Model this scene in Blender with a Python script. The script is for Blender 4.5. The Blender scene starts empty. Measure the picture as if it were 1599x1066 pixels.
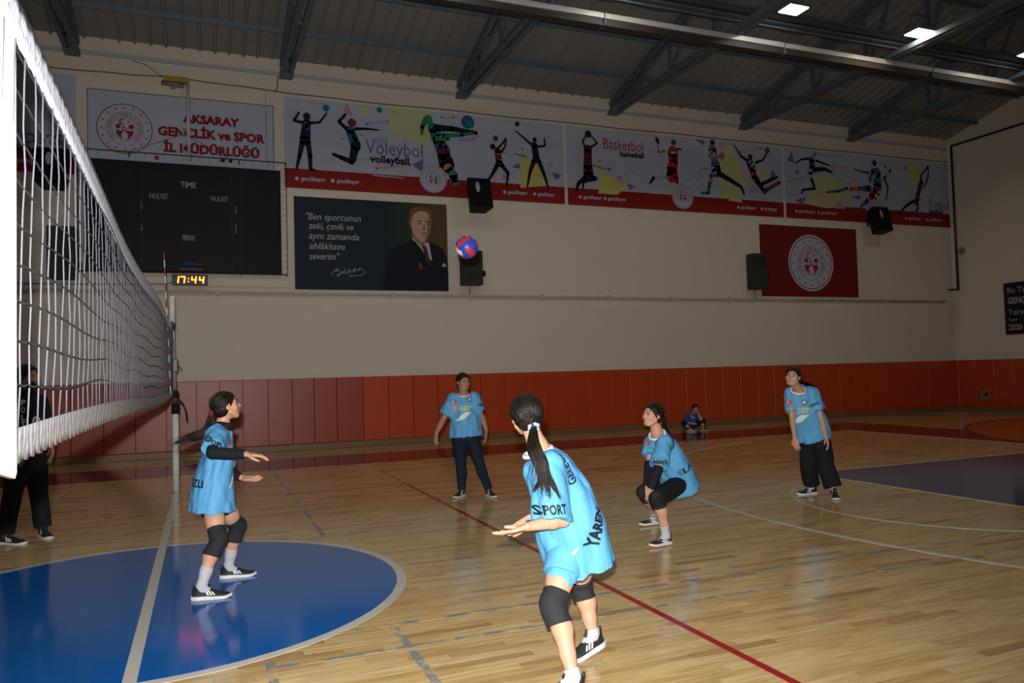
import bpy, bmesh, math, random
import numpy as np
from mathutils import Vector, Matrix
from mathutils.bvhtree import BVHTree
random.seed(4)
SC = bpy.context.scene
COL = SC.collection
# ---------------------------------------------------------------- camera
cam = bpy.data.cameras.new('camera'); cam_o = bpy.data.objects.new('camera', cam); COL.objects.link(cam_o)
CAMR = ((0.92873982, 0.01072843, -0.37057691), (-0.36972415, -0.04685887, -0.92795921), (-0.02732036, 0.99884391, -0.03955313))
M4 = Matrix(CAMR).to_4x4(); M4.translation = Vector((0.3706, 0.0, 1.5306)); cam_o.matrix_world = M4
cam.sensor_width = 36.0; cam.lens = 1208.0/1599.0*36.0; cam.clip_end = 200
SC.camera = cam_o
# ---------------------------------------------------------------- light
SC.view_settings.view_transform = 'Standard'; SC.view_settings.look = 'None'
SC.view_settings.exposure = 0.0; SC.view_settings.gamma = 1.0; SC.view_settings.use_curve_mapping = False
wd = bpy.data.worlds.new('world'); SC.world = wd; wd.use_nodes = True
wd.node_tree.nodes['Background'].inputs[0].default_value = (0.5, 0.55, 0.6, 1)
wd.node_tree.nodes['Background'].inputs[1].default_value = 0.02
# the photographer's flash, just above and left of the lens
fl = bpy.data.lights.new('camera_flash', 'SPOT'); fl.energy = 1950; fl.spot_size = math.radians(104); fl.spot_blend = 0.8
fl.shadow_soft_size = 0.02; fl.color = (1.0, 0.97, 0.93)
flo = bpy.data.objects.new('camera_flash', fl); COL.objects.link(flo)
flo.matrix_world = M4 @ Matrix.Translation((-0.035, 0.13, 0.02)) @ Matrix.Rotation(math.radians(2), 4, 'Y')
LAMPS = [(x, y) for y in (11.2, 1.2) for x in (-15.6, -12.3, -9.0, -5.7, -2.4, 0.9, 4.2, 7.4, 10.7, 13.9, 17.25)]
LAMP_E = 8.5
for (x, y) in LAMPS:
    a = bpy.data.lights.new('ceiling_lamp_light', 'AREA'); a.shape = 'RECTANGLE'; a.size = 0.5; a.size_y = 0.35
    a.energy = LAMP_E; a.color = (1.0, 0.80, 0.58) if x > 12 else ((1.0, 0.9, 0.78) if x > 5 else (1.0, 0.97, 0.9))
    if x < 5: a.energy *= 1.15
    ao = bpy.data.objects.new('ceiling_lamp_light', a); COL.objects.link(ao); ao.location = (x, y, 8.13)

# ---------------------------------------------------------------- materials
MATS = {}
def M(name, col, rough=0.6, spec=0.5, metal=0.0, coat=0.0, noise=0.0, nscale=20.0, bump=0.0, bscale=60.0, emit=0.0, sss=0.0, stretch=None, aniso=None):
    if name in MATS: return MATS[name]
    if name.split('_')[0] in ('print', 'poster', 'portrait', 'scoreboard', 'speaker', 'plaque') and spec == 0.5: spec = 0.12
    m = bpy.data.materials.new(name); m.use_nodes = True; nt = m.node_tree; b = nt.nodes['Principled BSDF']
    col = tuple(col)+(1,) if len(col) == 3 else col
    b.inputs['Base Color'].default_value = col; b.inputs['Roughness'].default_value = rough
    b.inputs['Specular IOR Level'].default_value = spec; b.inputs['Metallic'].default_value = metal
    b.inputs['Coat Weight'].default_value = coat
    if sss: b.inputs['Subsurface Weight'].default_value = sss; b.inputs['Subsurface Radius'].default_value = (0.02, 0.008, 0.005); b.inputs['Subsurface Scale'].default_value = 0.5
    if emit: b.inputs['Emission Color'].default_value = col; b.inputs['Emission Strength'].default_value = emit
    if noise or bump:
        tc = nt.nodes.new('ShaderNodeNewGeometry'); mp = nt.nodes.new('ShaderNodeMapping')
        nt.links.new(tc.outputs['Position'], mp.inputs[0])
        if stretch: mp.inputs['Scale'].default_value = stretch
    if noise:
        n = nt.nodes.new('ShaderNodeTexNoise'); n.inputs['Scale'].default_value = nscale; n.inputs['Detail'].default_value = 4
        nt.links.new(mp.outputs[0], n.inputs['Vector'])
        r = nt.nodes.new('ShaderNodeMix'); r.data_type = 'RGBA'
        r.inputs[6].default_value = tuple(c*(1-noise) for c in col[:3])+(1,)
        r.inputs[7].default_value = tuple(min(1, c*(1+noise)) for c in col[:3])+(1,)
        nt.links.new(n.outputs[0], r.inputs[0]); nt.links.new(r.outputs[2], b.inputs['Base Color'])
    if bump:
        n = nt.nodes.new('ShaderNodeTexNoise'); n.inputs['Scale'].default_value = bscale; n.inputs['Detail'].default_value = 3
        nt.links.new(mp.outputs[0], n.inputs['Vector'])
        bp = nt.nodes.new('ShaderNodeBump'); bp.inputs['Strength'].default_value = bump; bp.inputs['Distance'].default_value = 0.01
        nt.links.new(n.outputs[0], bp.inputs['Height']); nt.links.new(bp.outputs[0], b.inputs['Normal'])
    MATS[name] = m; return m

PW, PL = 0.07, 0.56      # parquet strip width and length
def floor_mat(name, paint=None, rough=0.12, worn=0.0, coverage=None):
    """varnished parquet; paint = colour painted over the strips; worn = how much wood shows through"""
    m = bpy.data.materials.new(name); m.use_nodes = True; nt = m.node_tree; b = nt.nodes['Principled BSDF']; L = nt.links.new
    def mth(op, a, c=None):
        n = nt.nodes.new('ShaderNodeMath'); n.operation = op
        for i, v in enumerate((a, c)):
            if v is None: continue
            if isinstance(v, (int, float)): n.inputs[i].default_value = v
            else: L(v, n.inputs[i])
        return n.outputs[0]
    g = nt.nodes.new('ShaderNodeNewGeometry'); sp = nt.nodes.new('ShaderNodeSeparateXYZ'); L(g.outputs['Position'], sp.inputs[0])
    row = mth('FLOOR', mth('DIVIDE', sp.outputs[1], PW)); sh = mth('FRACT', mth('MULTIPLY', row, 0.381966))
    colm = mth('FLOOR', mth('ADD', mth('DIVIDE', sp.outputs[0], PL), sh))
    cv = nt.nodes.new('ShaderNodeCombineXYZ'); L(colm, cv.inputs[0]); L(row, cv.inputs[1])
    wn = nt.nodes.new('ShaderNodeTexWhiteNoise'); L(cv.outputs[0], wn.inputs['Vector'])
    cr = nt.nodes.new('ShaderNodeValToRGB'); e = cr.color_ramp.elements
    e[0].position = 0.0; e[0].color = (0.40, 0.245, 0.105, 1); e[1].position = 1.0; e[1].color = (0.68, 0.50, 0.25, 1)
    x = e.new(0.12); x.color = (0.55, 0.365, 0.155, 1); x = e.new(0.5); x.color = (0.62, 0.44, 0.195, 1)
    L(wn.outputs[0], cr.inputs[0])
    mp = nt.nodes.new('ShaderNodeMapping'); mp.inputs['Scale'].default_value = (1.6, 22, 1); L(g.outputs['Position'], mp.inputs[0])
    gn = nt.nodes.new('ShaderNodeTexNoise'); gn.inputs['Scale'].default_value = 2.2; gn.inputs['Detail'].default_value = 6; L(mp.outputs[0], gn.inputs['Vector'])
    mx = nt.nodes.new('ShaderNodeMix'); mx.data_type = 'RGBA'; mx.blend_type = 'MULTIPLY'; mx.inputs[0].default_value = 0.75
    gr = nt.nodes.new('ShaderNodeValToRGB'); gr.color_ramp.elements[0].position = 0.3; gr.color_ramp.elements[0].color = (0.62, 0.55, 0.48, 1)
    gr.color_ramp.elements[1].position = 0.6; gr.color_ramp.elements[1].color = (1, 1, 1, 1); L(gn.outputs[0], gr.inputs[0])
    L(cr.outputs[0], mx.inputs[6]); L(gr.outputs[0], mx.inputs[7]); out = mx.outputs[2]
    # scuffs: small dark specks
    sn = nt.nodes.new('ShaderNodeTexNoise'); sn.inputs['Scale'].default_value = 9.0; sn.inputs['Detail'].default_value = 8; sn.inputs['Roughness'].default_value = 0.7
    L(g.outputs['Position'], sn.inputs['Vector'])
    sr = nt.nodes.new('ShaderNodeValToRGB'); sr.color_ramp.elements[0].position = 0.27; sr.color_ramp.elements[0].color = (0.35, 0.33, 0.3, 1)
    sr.color_ramp.elements[1].position = 0.36; sr.color_ramp.elements[1].color = (1, 1, 1, 1); L(sn.outputs[0], sr.inputs[0])
    m2 = nt.nodes.new('ShaderNodeMix'); m2.data_type = 'RGBA'; m2.blend_type = 'MULTIPLY'; m2.inputs[0].default_value = 0.8
    L(out, m2.inputs[6]); L(sr.outputs[0], m2.inputs[7]); out = m2.outputs[2]
    if paint:
        pr = nt.nodes.new('ShaderNodeMix'); pr.data_type = 'RGBA'
        nz = nt.nodes.new('ShaderNodeTexNoise'); nz.inputs['Scale'].default_value = 6.0; nz.inputs['Detail'].default_value = 9; nz.inputs['Roughness'].default_value = 0.75
        L(mp.outputs[0] if worn < 0.3 else g.outputs['Position'], nz.inputs['Vector'])
        rr = nt.nodes.new('ShaderNodeValToRGB'); c0 = 0.2+0.6*worn
        rr.color_ramp.elements[0].position = max(0.0, c0-0.06); rr.color_ramp.elements[1].position = c0+0.02; L(nz.outputs[0], rr.inputs[0])
        pc = nt.nodes.new('ShaderNodeMix'); pc.data_type = 'RGBA'; pc.inputs[6].default_value = tuple(c*0.86 for c in paint)+(1,); pc.inputs[7].default_value = tuple(min(1, c*1.08) for c in paint)+(1,)
        L(gn.outputs[0], pc.inputs[0])
        L(rr.outputs[0], pr.inputs[0]); L(out, pr.inputs[6]); L(pc.outputs[2], pr.inputs[7]); out = pr.outputs[2]
    L(out, b.inputs['Base Color']); b.inputs['Roughness'].default_value = rough; b.inputs['Specular IOR Level'].default_value = 0.33
    bn = nt.nodes.new('ShaderNodeTexNoise'); bn.inputs['Scale'].default_value = 1.5; bn.inputs['Detail'].default_value = 2
    m3 = nt.nodes.new('ShaderNodeMapping'); m3.inputs['Scale'].default_value = (1.0, 8, 1); L(g.outputs['Position'], m3.inputs[0]); L(m3.outputs[0], bn.inputs['Vector'])
    bp = nt.nodes.new('ShaderNodeBump'); bp.inputs['Strength'].default_value = 0.07; bp.inputs['Distance'].default_value = 0.004
    L(bn.outputs[0], bp.inputs['Height']); L(bp.outputs[0], b.inputs['Normal'])
    MATS[name] = m; return m

# ---------------------------------------------------------------- mesh helpers
def setp(o, label=None, cat=None, group=None, kind=None):
    if label: o['label'] = label
    if cat: o['category'] = cat
    if group: o['group'] = group
    if kind: o['kind'] = kind
    return o
def link(name, me, parent=None, loc=None):
    o = bpy.data.objects.new(name, me); COL.objects.link(o)
    if loc is not None: o.location = loc
    if parent is not None: o.parent = parent
    return o
def empty(name, loc, label, cat, group=None):
    o = link(name, None, None, loc); o.empty_display_size = 0.1
    return setp(o, label, cat, group)
class MB:
    """collects boxes, bars, tubes and polygons; build() links them as one mesh"""
    def __init__(s): s.bm = bmesh.new(); s.mats = []
    def mi(s, m):
        if m is None: return 0
        if m not in s.mats: s.mats.append(m)
        return s.mats.index(m)
    def box(s, lo, hi, m=None, bev=0.0):
        lo = Vector(lo); hi = Vector(hi); r = bmesh.ops.create_cube(s.bm, size=1.0)
        for v in r['verts']: v.co = Vector([(lo[i]+hi[i])/2+v.co[i]*(hi[i]-lo[i]) for i in range(3)])
        fs = set(f for v in r['verts'] for f in v.link_faces)
        if bev:
            es = set(e for v in r['verts'] for e in v.link_edges)
            q = bmesh.ops.bevel(s.bm, geom=list(es), offset=bev, segments=2, affect='EDGES', profile=0.5); fs = set(q['faces']) | set(f for f in fs if f.is_valid)
        for f in fs: f.material_index = s.mi(m)
        return s
    def bar(s, a, b, w, h, m=None, up=(0, 0, 1)):
        a = Vector(a); b = Vector(b); d = (b-a).normalized(); sd = d.cross(Vector(up)); 
        if sd.length < 1e-4: sd = d.cross(Vector((1, 0, 0)))
        sd.normalize(); u = sd.cross(d)
        vs = [s.bm.verts.new(p+sd*(i*w/2)+u*(j*h/2)) for p in (a, b) for i, j in ((-1, -1), (1, -1), (1, 1), (-1, 1))]
        for q in ((0, 1, 2, 3), (7, 6, 5, 4), (0, 4, 5, 1), (1, 5, 6, 2), (2, 6, 7, 3), (3, 7, 4, 0)):
            f = s.bm.faces.new([vs[i] for i in q]); f.material_index = s.mi(m)
        return s
    def tube(s, pts, r, m=None, n=8, smooth=True):
        pts = [Vector(p) for p in pts]; rs = r if isinstance(r, (list, tuple)) else [r]*len(pts); rings = []; pu = None
        for i, p in enumerate(pts):
            d = (pts[min(i+1, len(pts)-1)]-pts[max(i-1, 0)])
            d = d.normalized() if d.length > 1e-9 else Vector((0, 0, 1))
            if pu is None: pu = d.orthogonal().normalized()
            u = pu-d*pu.dot(d); u = u.normalized() if u.length > 1e-6 else d.orthogonal().normalized(); pu = u; w = d.cross(u)
            rings.append([s.bm.verts.new(p+(u*math.cos(2*math.pi*k/n)+w*math.sin(2*math.pi*k/n))*rs[i]) for k in range(n)])
        mi = s.mi(m)
        for a, b in zip(rings, rings[1:]):
            for k in range(n):
                f = s.bm.faces.new((a[k], a[(k+1) % n], b[(k+1) % n], b[k])); f.material_index = mi; f.smooth = smooth
        for rg in (rings[0][::-1], rings[-1]):
            if n > 2:
                f = s.bm.faces.new(rg); f.material_index = mi
        return s
    def poly(s, pts, m=None):
        f = s.bm.faces.new([s.bm.verts.new(p) for p in pts]); f.material_index = s.mi(m); return s
    def prism(s, pts, d, m=None):
        """polygon pts extruded by vector d"""
        d = Vector(d); a = [s.bm.verts.new(p) for p in pts]; b = [s.bm.verts.new(Vector(p)+d) for p in pts]; mi = s.mi(m); n = len(a)
        for f in [s.bm.faces.new(a), s.bm.faces.new(b[::-1])]+[s.bm.faces.new((a[i], b[i], b[(i+1) % n], a[(i+1) % n])) for i in range(n)]: f.material_index = mi
        return s
    def sphere(s, c, r, m=None, seg=16, scale=(1, 1, 1)):
        q = bmesh.ops.create_uvsphere(s.bm, u_segments=seg, v_segments=max(6, seg//2), radius=r)
        for v in q['verts']: v.co = Vector([c[i]+v.co[i]*scale[i] for i in range(3)])
        for f in set(f for v in q['verts'] for f in v.link_faces): f.material_index = s.mi(m); f.smooth = True
        return s
    def build(s, name, m=None, parent=None, loc=None, off=None, recalc=True):
        me = bpy.data.meshes.new(name)
        if recalc: bmesh.ops.recalc_face_normals(s.bm, faces=s.bm.faces[:])
        if off is not None: bmesh.ops.translate(s.bm, verts=s.bm.verts[:], vec=-Vector(off))
        s.bm.to_mesh(me); s.bm.free()
        for x in ([m] if m is not None else s.mats): me.materials.append(x)
        return link(name, me, parent, loc)

def text_mesh(body, size=1.0, bold=0.0, shear=0.0, align='LEFT', spacing=1.0, extr=0.0, xs=1.0, res=3):
    cu = bpy.data.curves.new('t', 'FONT'); cu.body = body; cu.size = size; cu.offset = bold; cu.shear = shear; cu.align_x = align
    cu.space_character = spacing; cu.resolution_u = res; cu.extrude = extr
    ob = bpy.data.objects.new('t', cu); me = bpy.data.meshes.new_from_object(ob); bpy.data.objects.remove(ob); bpy.data.curves.remove(cu)
    if xs != 1.0:
        for v in me.vertices: v.co.x *= xs
    return me

# ================================================================ THE SETTING
WY, RX, LX, NY = 17.05, 21.9, -21.9, -4.65
RZ, SL, RY = 8.4, 0.26, 6.2       # roof height at the long walls, slope, ridge
def roof_z(y): return RZ+SL*((WY-y) if y > RY else (y-NY))
plaster = M('cream_plaster', (0.66, 0.60, 0.52), 0.85, 0.2, noise=0.05, nscale=1.2, bump=0.15, bscale=30)
wood = floor_mat('varnished_parquet')
blue_p = floor_mat('blue_court_paint', (0.008, 0.12, 0.44), 0.11)
key_p = floor_mat('blue_key_paint_dimmed', (0.012, 0.045, 0.16), 0.11)  # court blue darkened; flash falloff on the far key is in the colour
purple_p = floor_mat('plum_court_paint', (0.10, 0.022, 0.030), 0.12)
orange_p = floor_mat('orange_court_paint', (0.50, 0.13, 0.03), 0.12)
white_p = floor_mat('white_line_paint', (0.62, 0.60, 0.54), 0.2, worn=0.12)
red_p = floor_mat('red_line_paint', (0.33, 0.016, 0.020), 0.2, worn=0.1)
grey_p = floor_mat('worn_grey_tape', (0.22, 0.23, 0.24), 0.4, worn=0.5)
dark_p = floor_mat('dark_line_paint', (0.13, 0.045, 0.03), 0.2, worn=0.2)

# floor: strips near the camera are separate pieces, farther strips one joined field, beyond that a slab
Y0P, Y1P, Y2P = 45*PW, 72*PW, 104*PW    # 3.15 .. 5.04 .. 7.28
X0P, X1P = -2.5, 9.0
b = MB()
b.box((LX, NY, -0.2), (RX, Y0P, 0)); b.box((LX, Y2P, -0.2), (RX, WY, 0)); b.box((LX, Y0P, -0.2), (X0P, Y2P, 0)); b.box((X1P, Y0P, -0.2), (RX, Y2P, 0))
b.box((X0P, Y0P, -0.2), (X1P, Y2P, -0.012))
floor = setp(b.build('floor', wood), 'varnished tan parquet sports floor with painted court markings', kind='structure')
GAP = 0.0005
pm = MB(); pm.box((0, GAP, -0.012), (PL-GAP, PW-GAP, 0)); 
pl0 = pm.build('plank', wood, floor); plank_me = pl0.data; bpy.data.objects.remove(pl0)
far_b = MB(); cnt = 0
for r in range(45, 104):
    sh = (r*0.381966) % 1.0; x = (math.floor(X0P/PL+sh)-sh)*PL
    while x < X1P-1e-6:
        a, c = max(x, X0P), min(x+PL, X1P)
        if c-a > 0.02:
            vis = (-0.75 < a+0.5 < 3.6+0.2*(r-45)*PW) and r < 72
            if vis and a == x and c == x+PL and cnt < 296:
                o = link('plank', plank_me, floor, (x, r*PW, 0)); cnt += 1
            else: far_b.box((a, r*PW+GAP, -0.012), (c-GAP, r*PW+PW-GAP, 0))
        x += PL
setp(far_b.build('parquet_strips', wood, floor), kind='stuff')

def sheet(name, pts, z, m, lab=None):
    q = MB(); q.prism([(x, y, 0.0001) for x, y in pts], (0, 0, z), m); o = q.build(name, None, floor)
    if lab: o['label'] = lab
    return o
def arc(cx, cy, r, a0, a1, n=64): return [(cx+r*math.cos(math.radians(a0+(a1-a0)*i/n)), cy+r*math.sin(math.radians(a0+(a1-a0)*i/n))) for i in range(n+1)]
def band(name, cx, cy, r0, r1, a0, a1, z, m, n=64, lab=None):
    A = arc(cx, cy, r0, a0, a1, n); B = arc(cx, cy, r1, a0, a1, n); q = MB()
    for i in range(n): q.prism([(*p, 0.0001) for p in (A[i], B[i], B[i+1], A[i+1])], (0, 0, z), m)
    bmesh.ops.remove_doubles(q.bm, verts=q.bm.verts[:], dist=1e-5)
    o = q.build(name, None, floor, recalc=True)
    if lab: o['label'] = lab
    return o
def rect(x0, y0, x1, y1): return [(x0, y0), (x1, y0), (x1, y1), (x0, y1)]
CY = 6.2
sheet('painted_border', rect(-14, CY+7.5, 15.85, CY+9.2), 0.0005, purple_p, 'plum painted border band')
sheet('painted_border', rect(14.0, CY-9.2, 15.85, CY+7.5), 0.0005, purple_p, 'plum painted border band')
oa = [(20.0, 13.7)]+arc(20, 7.7, 6.0, 90, 180, 40)+arc(20, 4.7, 6.0, 180, 270, 40)+[(20.0, -1.3)]
oa = [p for p in oa]
sheet('painted_goal_area', oa, 0.0010, orange_p, 'orange painted goal area')
band('court_line', 20, 7.7, 6.0, 6.09, 88, 181, 0.0014, purple_p, 60, 'plum line round the orange goal area')
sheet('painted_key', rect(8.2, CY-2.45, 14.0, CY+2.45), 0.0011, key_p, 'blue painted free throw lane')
q = MB(); q.prism([(*p, 0.0001) for p in arc(0, CY, 1.77, 0, 360, 96)[:-1]], (0, 0, 0.0011), blue_p); q.build('painted_circle', None, floor)['label'] = 'blue painted centre circle'
band('court_line', 0, CY, 1.75, 1.82, 0, 360, 0.0016, white_p, 120, 'white ring round the blue centre circle')
sheet('court_line', rect(-0.035, CY-7.5, 0.035, CY+5.52), 0.0020, white_p, 'white centre line under the net')
sheet('court_line', rect(2.975, CY-4.5, 3.025, CY+4.5), 0.0017, red_p, 'red attack line')
for k in range(5): sheet('court_line', rect(2.975, CY+4.62+k*0.35, 3.025, CY+4.77+k*0.35), 0.0017, red_p, 'red dash of the attack line')
sheet('court_line', rect(-9.0, CY+4.48, 9.0, CY+4.52), 0.0013, dark_p, 'thin dark sideline')
sheet('court_line', rect(-14, CY+7.46, 14.0, CY+7.5), 0.0016, dark_p)
sheet('court_line', rect(13.95, CY-7.5, 14.0, CY+7.5), 0.0018, white_p)
for s in (-1, 1): sheet('court_line', rect(8.2, CY+s*2.45-0.025, 14.0, CY+s*2.45+0.025), 0.0018, white_p, 'white edge of the blue lane')
sheet('court_line', rect(8.175, CY-2.475, 8.225, CY+2.475), 0.0018, white_p, 'white free throw line')
band('court_line', 8.2, CY, 1.775, 1.825, 90, 270, 0.0016, white_p, 60, 'white free throw semicircle')
band('court_line', 12.425, CY, 6.84, 6.90, 105, 255, 0.0019, white_p, 100, 'long white three point arc')
for k in range(24):
    a = 92+k*7.4
    if a < 178: band('court_line', 20, 7.7, 8.97, 9.02, a, a+3.6, 0.0013, dark_p, 4, 'dark dash of the free throw arc')
for (x0, y0, x1, y1) in ((1.405, 3.6, 1.455, 4.82), (1.405, 7.72, 1.455, 13.6), (0.66, 3.6, 0.71, 4.45), (-1.455, 7.7, -1.405, 13.6), (1.0, 4.745, 7.0, 4.79), (0.7, 4.33, 6.2, 4.37), (0.7, 8.04, 6.0, 8.075), (0.7, 7.62, 5.5, 7.655)):
    sheet('worn_line', rect(x0, y0, x1, y1), 0.0006 if y1-y0 > 0.1 else 0.0009, grey_p, 'worn grey tape line')

# walls
TH = 0.25
def wallbox(name, lo, hi, m=plaster): q = MB(); q.box(lo, hi); return setp(q.build(name, m), kind='structure')
wall_back = wallbox('wall_back', (LX, WY, 0), (RX+TH, WY+TH, RZ))
wallbox('wall_front', (LX, NY-TH, 0), (RX, NY, RZ))
for nm, x0, x1 in (('wall_left', LX-TH, LX), ('wall_right', RX, RX+TH)):
    q = MB(); pts = [(x0, NY, 0), (x0, WY, 0), (x0, WY, RZ+0.05), (x0, RY, roof_z(RY)+0.05), (x0, NY, RZ+0.05)]
    q.prism(pts, (x1-x0, 0, 0)); o = setp(q.build(nm, plaster), kind='structure')
    if nm == 'wall_right': wall_right = o
q = MB(); q.box((LX, WY-0.04, 8.03), (RX, WY, 8.11)); setp(q.build('trim_1', M('grey_painted_ledge', (0.42, 0.43, 0.46), 0.6)), 'pale grey ledge under the roof', kind='structure')
q = MB(); q.box((LX, WY-0.10, 0), (RX, WY, 0.13), bev=0.008); setp(q.build('baseboard_back', M('baseboard_wood', (0.20, 0.10, 0.045), 0.45, noise=0.2, nscale=8)), kind='structure')
q = MB(); q.box((RX-0.10, NY, 0), (RX, WY-0.1, 0.13), bev=0.008); setp(q.build('baseboard_right', MATS['baseboard_wood']), kind='structure')
# wall padding, panel by panel
pad_r = M('red_vinyl_flash_tint', (0.33, 0.045, 0.022), 0.38, 0.5, noise=0.06, nscale=2.0, bump=0.10, bscale=5)
pad_m = [M('orange_red_vinyl_padding', (0.46, 0.055, 0.008), 0.40, 0.5, noise=0.05, nscale=2.0, bump=0.08, bscale=5), pad_r]  # same vinyl twice; cool flash and warm lamp light are in the tints
seams = [0.23, 0.67, 1.12, 1.62, 2.11, 2.56, 3.04, 3.61, 4.18, 4.74, 5.31, 5.83, 6.35, 6.94, 7.48, 8.06, 8.6, 9.16, 9.73, 10.32, 10.86, 11.4, 11.98, 12.56, 13.11, 13.69, 14.27, 14.81]
x = 14.81
while x < RX-0.7: x += 0.575; seams.append(round(x, 3))
seams.append(RX-0.07)
x = 0.23
while x > -6: x -= 0.56; seams.insert(0, round(x, 3))
q = MB(); q.box((0.006, -0.07, 0.13), (0.994, 0, 1.52), bev=0.014); t = q.build('padding_panel', pad_r, wall_back); pad_me = t.data; bpy.data.objects.remove(t)
pad_me2 = pad_me.copy(); pad_me2.materials.clear(); pad_me2.materials.append(pad_m[0])
for a, c in zip(seams, seams[1:]):
    o = link('padding_panel', pad_me if c < 3.7 else pad_me2, wall_back, (a, WY, 0)); o.scale = (c-a, 1+random.uniform(-.12, .12), 1)
y = WY-0.08
while y > 9.5:
    w = 0.575; o = link('padding_panel', pad_me2, wall_right, (RX, y, 0)); o.rotation_euler = (0, 0, -math.pi/2); o.scale = (w, 1, 1); y -= w
# roof: ribbed sheets, purlins
roofm = M('ribbed_roof_sheet', (0.225, 0.225, 0.215), 0.6, 0.3, noise=0.28, nscale=0.9, stretch=(1.0, 0.25, 1))
q = MB(); x = LX; prof = []
while x < RX:
    w = random.choice((0.28, 0.30, 0.32)); hh = random.uniform(0.025, 0.06); prof += [(x, 0.0), (x+w-0.07, 0.0), (x+w-0.055, -hh), (x+w-0.02, -hh)]; x += w
prof.append((RX, 0))
for ya, yb in ((WY+0.02, RY), (RY, NY-0.02)):
    za, zb = roof_z(min(ya, WY)) if ya > RY else roof_z(RY), roof_z(RY) if ya > RY else roof_z(NY)
    va = [q.bm.verts.new((x, ya, za+z)) for x, z in prof]; vb = [q.bm.verts.new((x, yb, zb+z)) for x, z in prof]
    for i in range(len(prof)-1): q.bm.faces.new((va[i], va[i+1], vb[i+1], vb[i]))
q.bm.normal_update()
r = bmesh.ops.solidify(q.bm, geom=q.bm.faces[:], thickness=0.06)
ceiling = setp(q.build('ceiling', roofm), 'dark ribbed metal roof on steel trusses', kind='structure')
steel = M('blue_grey_painted_steel', (0.085, 0.120, 0.150), 0.5, 0.5, noise=0.12, nscale=3)
for Y in [16.0-1.3*k for k in range(13)]:
    q = MB(); z = roof_z(Y)-0.10; q.bar((LX, Y, z), (RX, Y, z), 0.07, 0.10, up=(0, -SL, 1)); q.build('purlin', steel, ceiling)
# trusses
TX = [-1.95, 2.08, 6.05, 10.08, 14.12, 17.95]
where = ['nearest the net, over the scoreboard', 'between the scoreboard sign and the volleyball banner', 'over the right part of the volleyball banner', 'over the left part of the basketball banner', 'over the right end of the basketball banner', 'over the football banner, nearest the corner']
for X, wv in zip(TX, where):
    t = empty('roof_truss', (X, WY-0.3, 8.0), 'blue grey lattice steel roof truss '+wv, 'roof truss', 'lattice trusses under the roof')
    def mem(nm, a, c, w, h):
        q = MB(); q.bar(a, c, w, h, up=(1, 0, 0)); return q.build(nm, steel, t, off=t.location)
    yb = -3.5
    for s in (-1, 1):
        q = MB(); q.bar((X+s*0.085, WY-0.05, 8.04), (X+s*0.085, NY+1, 8.04), 0.10, 0.09, up=(1, 0, 0)); q.build('bottom_chord', steel, t, off=t.location)
        q = MB(); q.bar((X+s*0.085, WY-0.1, roof_z(WY-0.1)-0.2), (X+s*0.085, RY, roof_z(RY)-0.2), 0.11, 0.09, up=(1, 0, 0)); q.build('top_chord', steel, t, off=t.location)
    mem('end_post', (X, WY-0.12, 8.02), (X, WY-0.12, 8.25), 0.12, 0.16)
    mem('end_post', (X, WY-0.42, 8.02), (X, WY-0.42, 8.32), 0.07, 0.06)
    q = MB(); q.prism([(X-0.01, WY-0.75, 8.0), (X-0.01, WY-1.3, 8.0), (X-0.01, WY-1.15, 8.3), (X-0.01, WY-0.9, 8.3)], (0.02, 0, 0)); q.build('gusset_plate', steel, t, off=t.location)
    q = MB(); q.box((X-0.14, WY-0.35, 7.97), (X+0.14, WY, 8.0)); q.build('bearing_plate', steel, t, off=t.location)
    for k in range(7):
        y = 15.95-1.6*k
        if y < RY+0.3: break
        mem('brace', (X, y, 8.02), (X, y+0.05, roof_z(y)-0.2), 0.07, 0.07)
        mem('brace', (X, y, 8.02), (X, y-0.8, roof_z(y-0.8)-0.2), 0.07, 0.07)
        q = MB(); q.prism([(X-0.008, y+0.2, 8.0), (X-0.008, y-0.25, 8.0), (X-0.008, y-0.15, 8.18), (X-0.008, y+0.1, 8.18)], (0.016, 0, 0)); q.build('gusset_plate', steel, t, off=t.location)
# divider curtain gantry under the trusses
t = empty('curtain_gantry', (10, 12.2, 7.85), 'long rolled divider curtain on a pale steel beam hanging under the trusses', 'curtain rail')
GX0, GX1 = -2.5, RX-0.1
q = MB(); q.box((GX0, 12.13, 7.90), (GX1, 12.25, 8.00), bev=0.006); q.build('beam', M('galvanised_beam', (0.60, 0.60, 0.58), 0.35, 0.5, metal=0.2, noise=0.1, nscale=2), t, off=t.location)['label'] = 'pale shiny steel beam'
q = MB(); q.box((GX0, 12.16, 7.78), (GX1, 12.36, 7.895)); q.build('rail', M('brown_rail', (0.035, 0.025, 0.022), 0.6), t, off=t.location)['label'] = 'dark brown rail under the beam'
q = MB()
for j, (yy, zz, rr) in enumerate(((11.95, 8.24, 0.10), (11.80, 8.34, 0.08), (12.04, 8.42, 0.09))):
    q.tube([(GX0+i*0.4, yy+0.02*math.sin(i*1.7+j), zz+0.015*math.sin(i*2.3+j*2)) for i in range(int((GX1-GX0)/0.4)+1)], rr, n=8)
q.build('rolled_curtain', M('dark_curtain_net', (0.055, 0.052, 0.058), 0.8, bump=0.6, bscale=25), t, off=t.location)
for yy, zz in ((11.72, 8.16), (11.6, 8.30), (11.80, 8.10)):
    q = MB(); q.tube([(GX0, yy, zz), (GX1, yy, zz)], 0.018, n=6); q.build('cable', steel, t, off=t.location)
for i in range(6):
    x = -1+i*4.1; q = MB(); q.box((x-0.012, 12.12, 7.77), (x+0.012, 12.37, 8.005)); q.build('clamp', steel, t, off=t.location)
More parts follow.
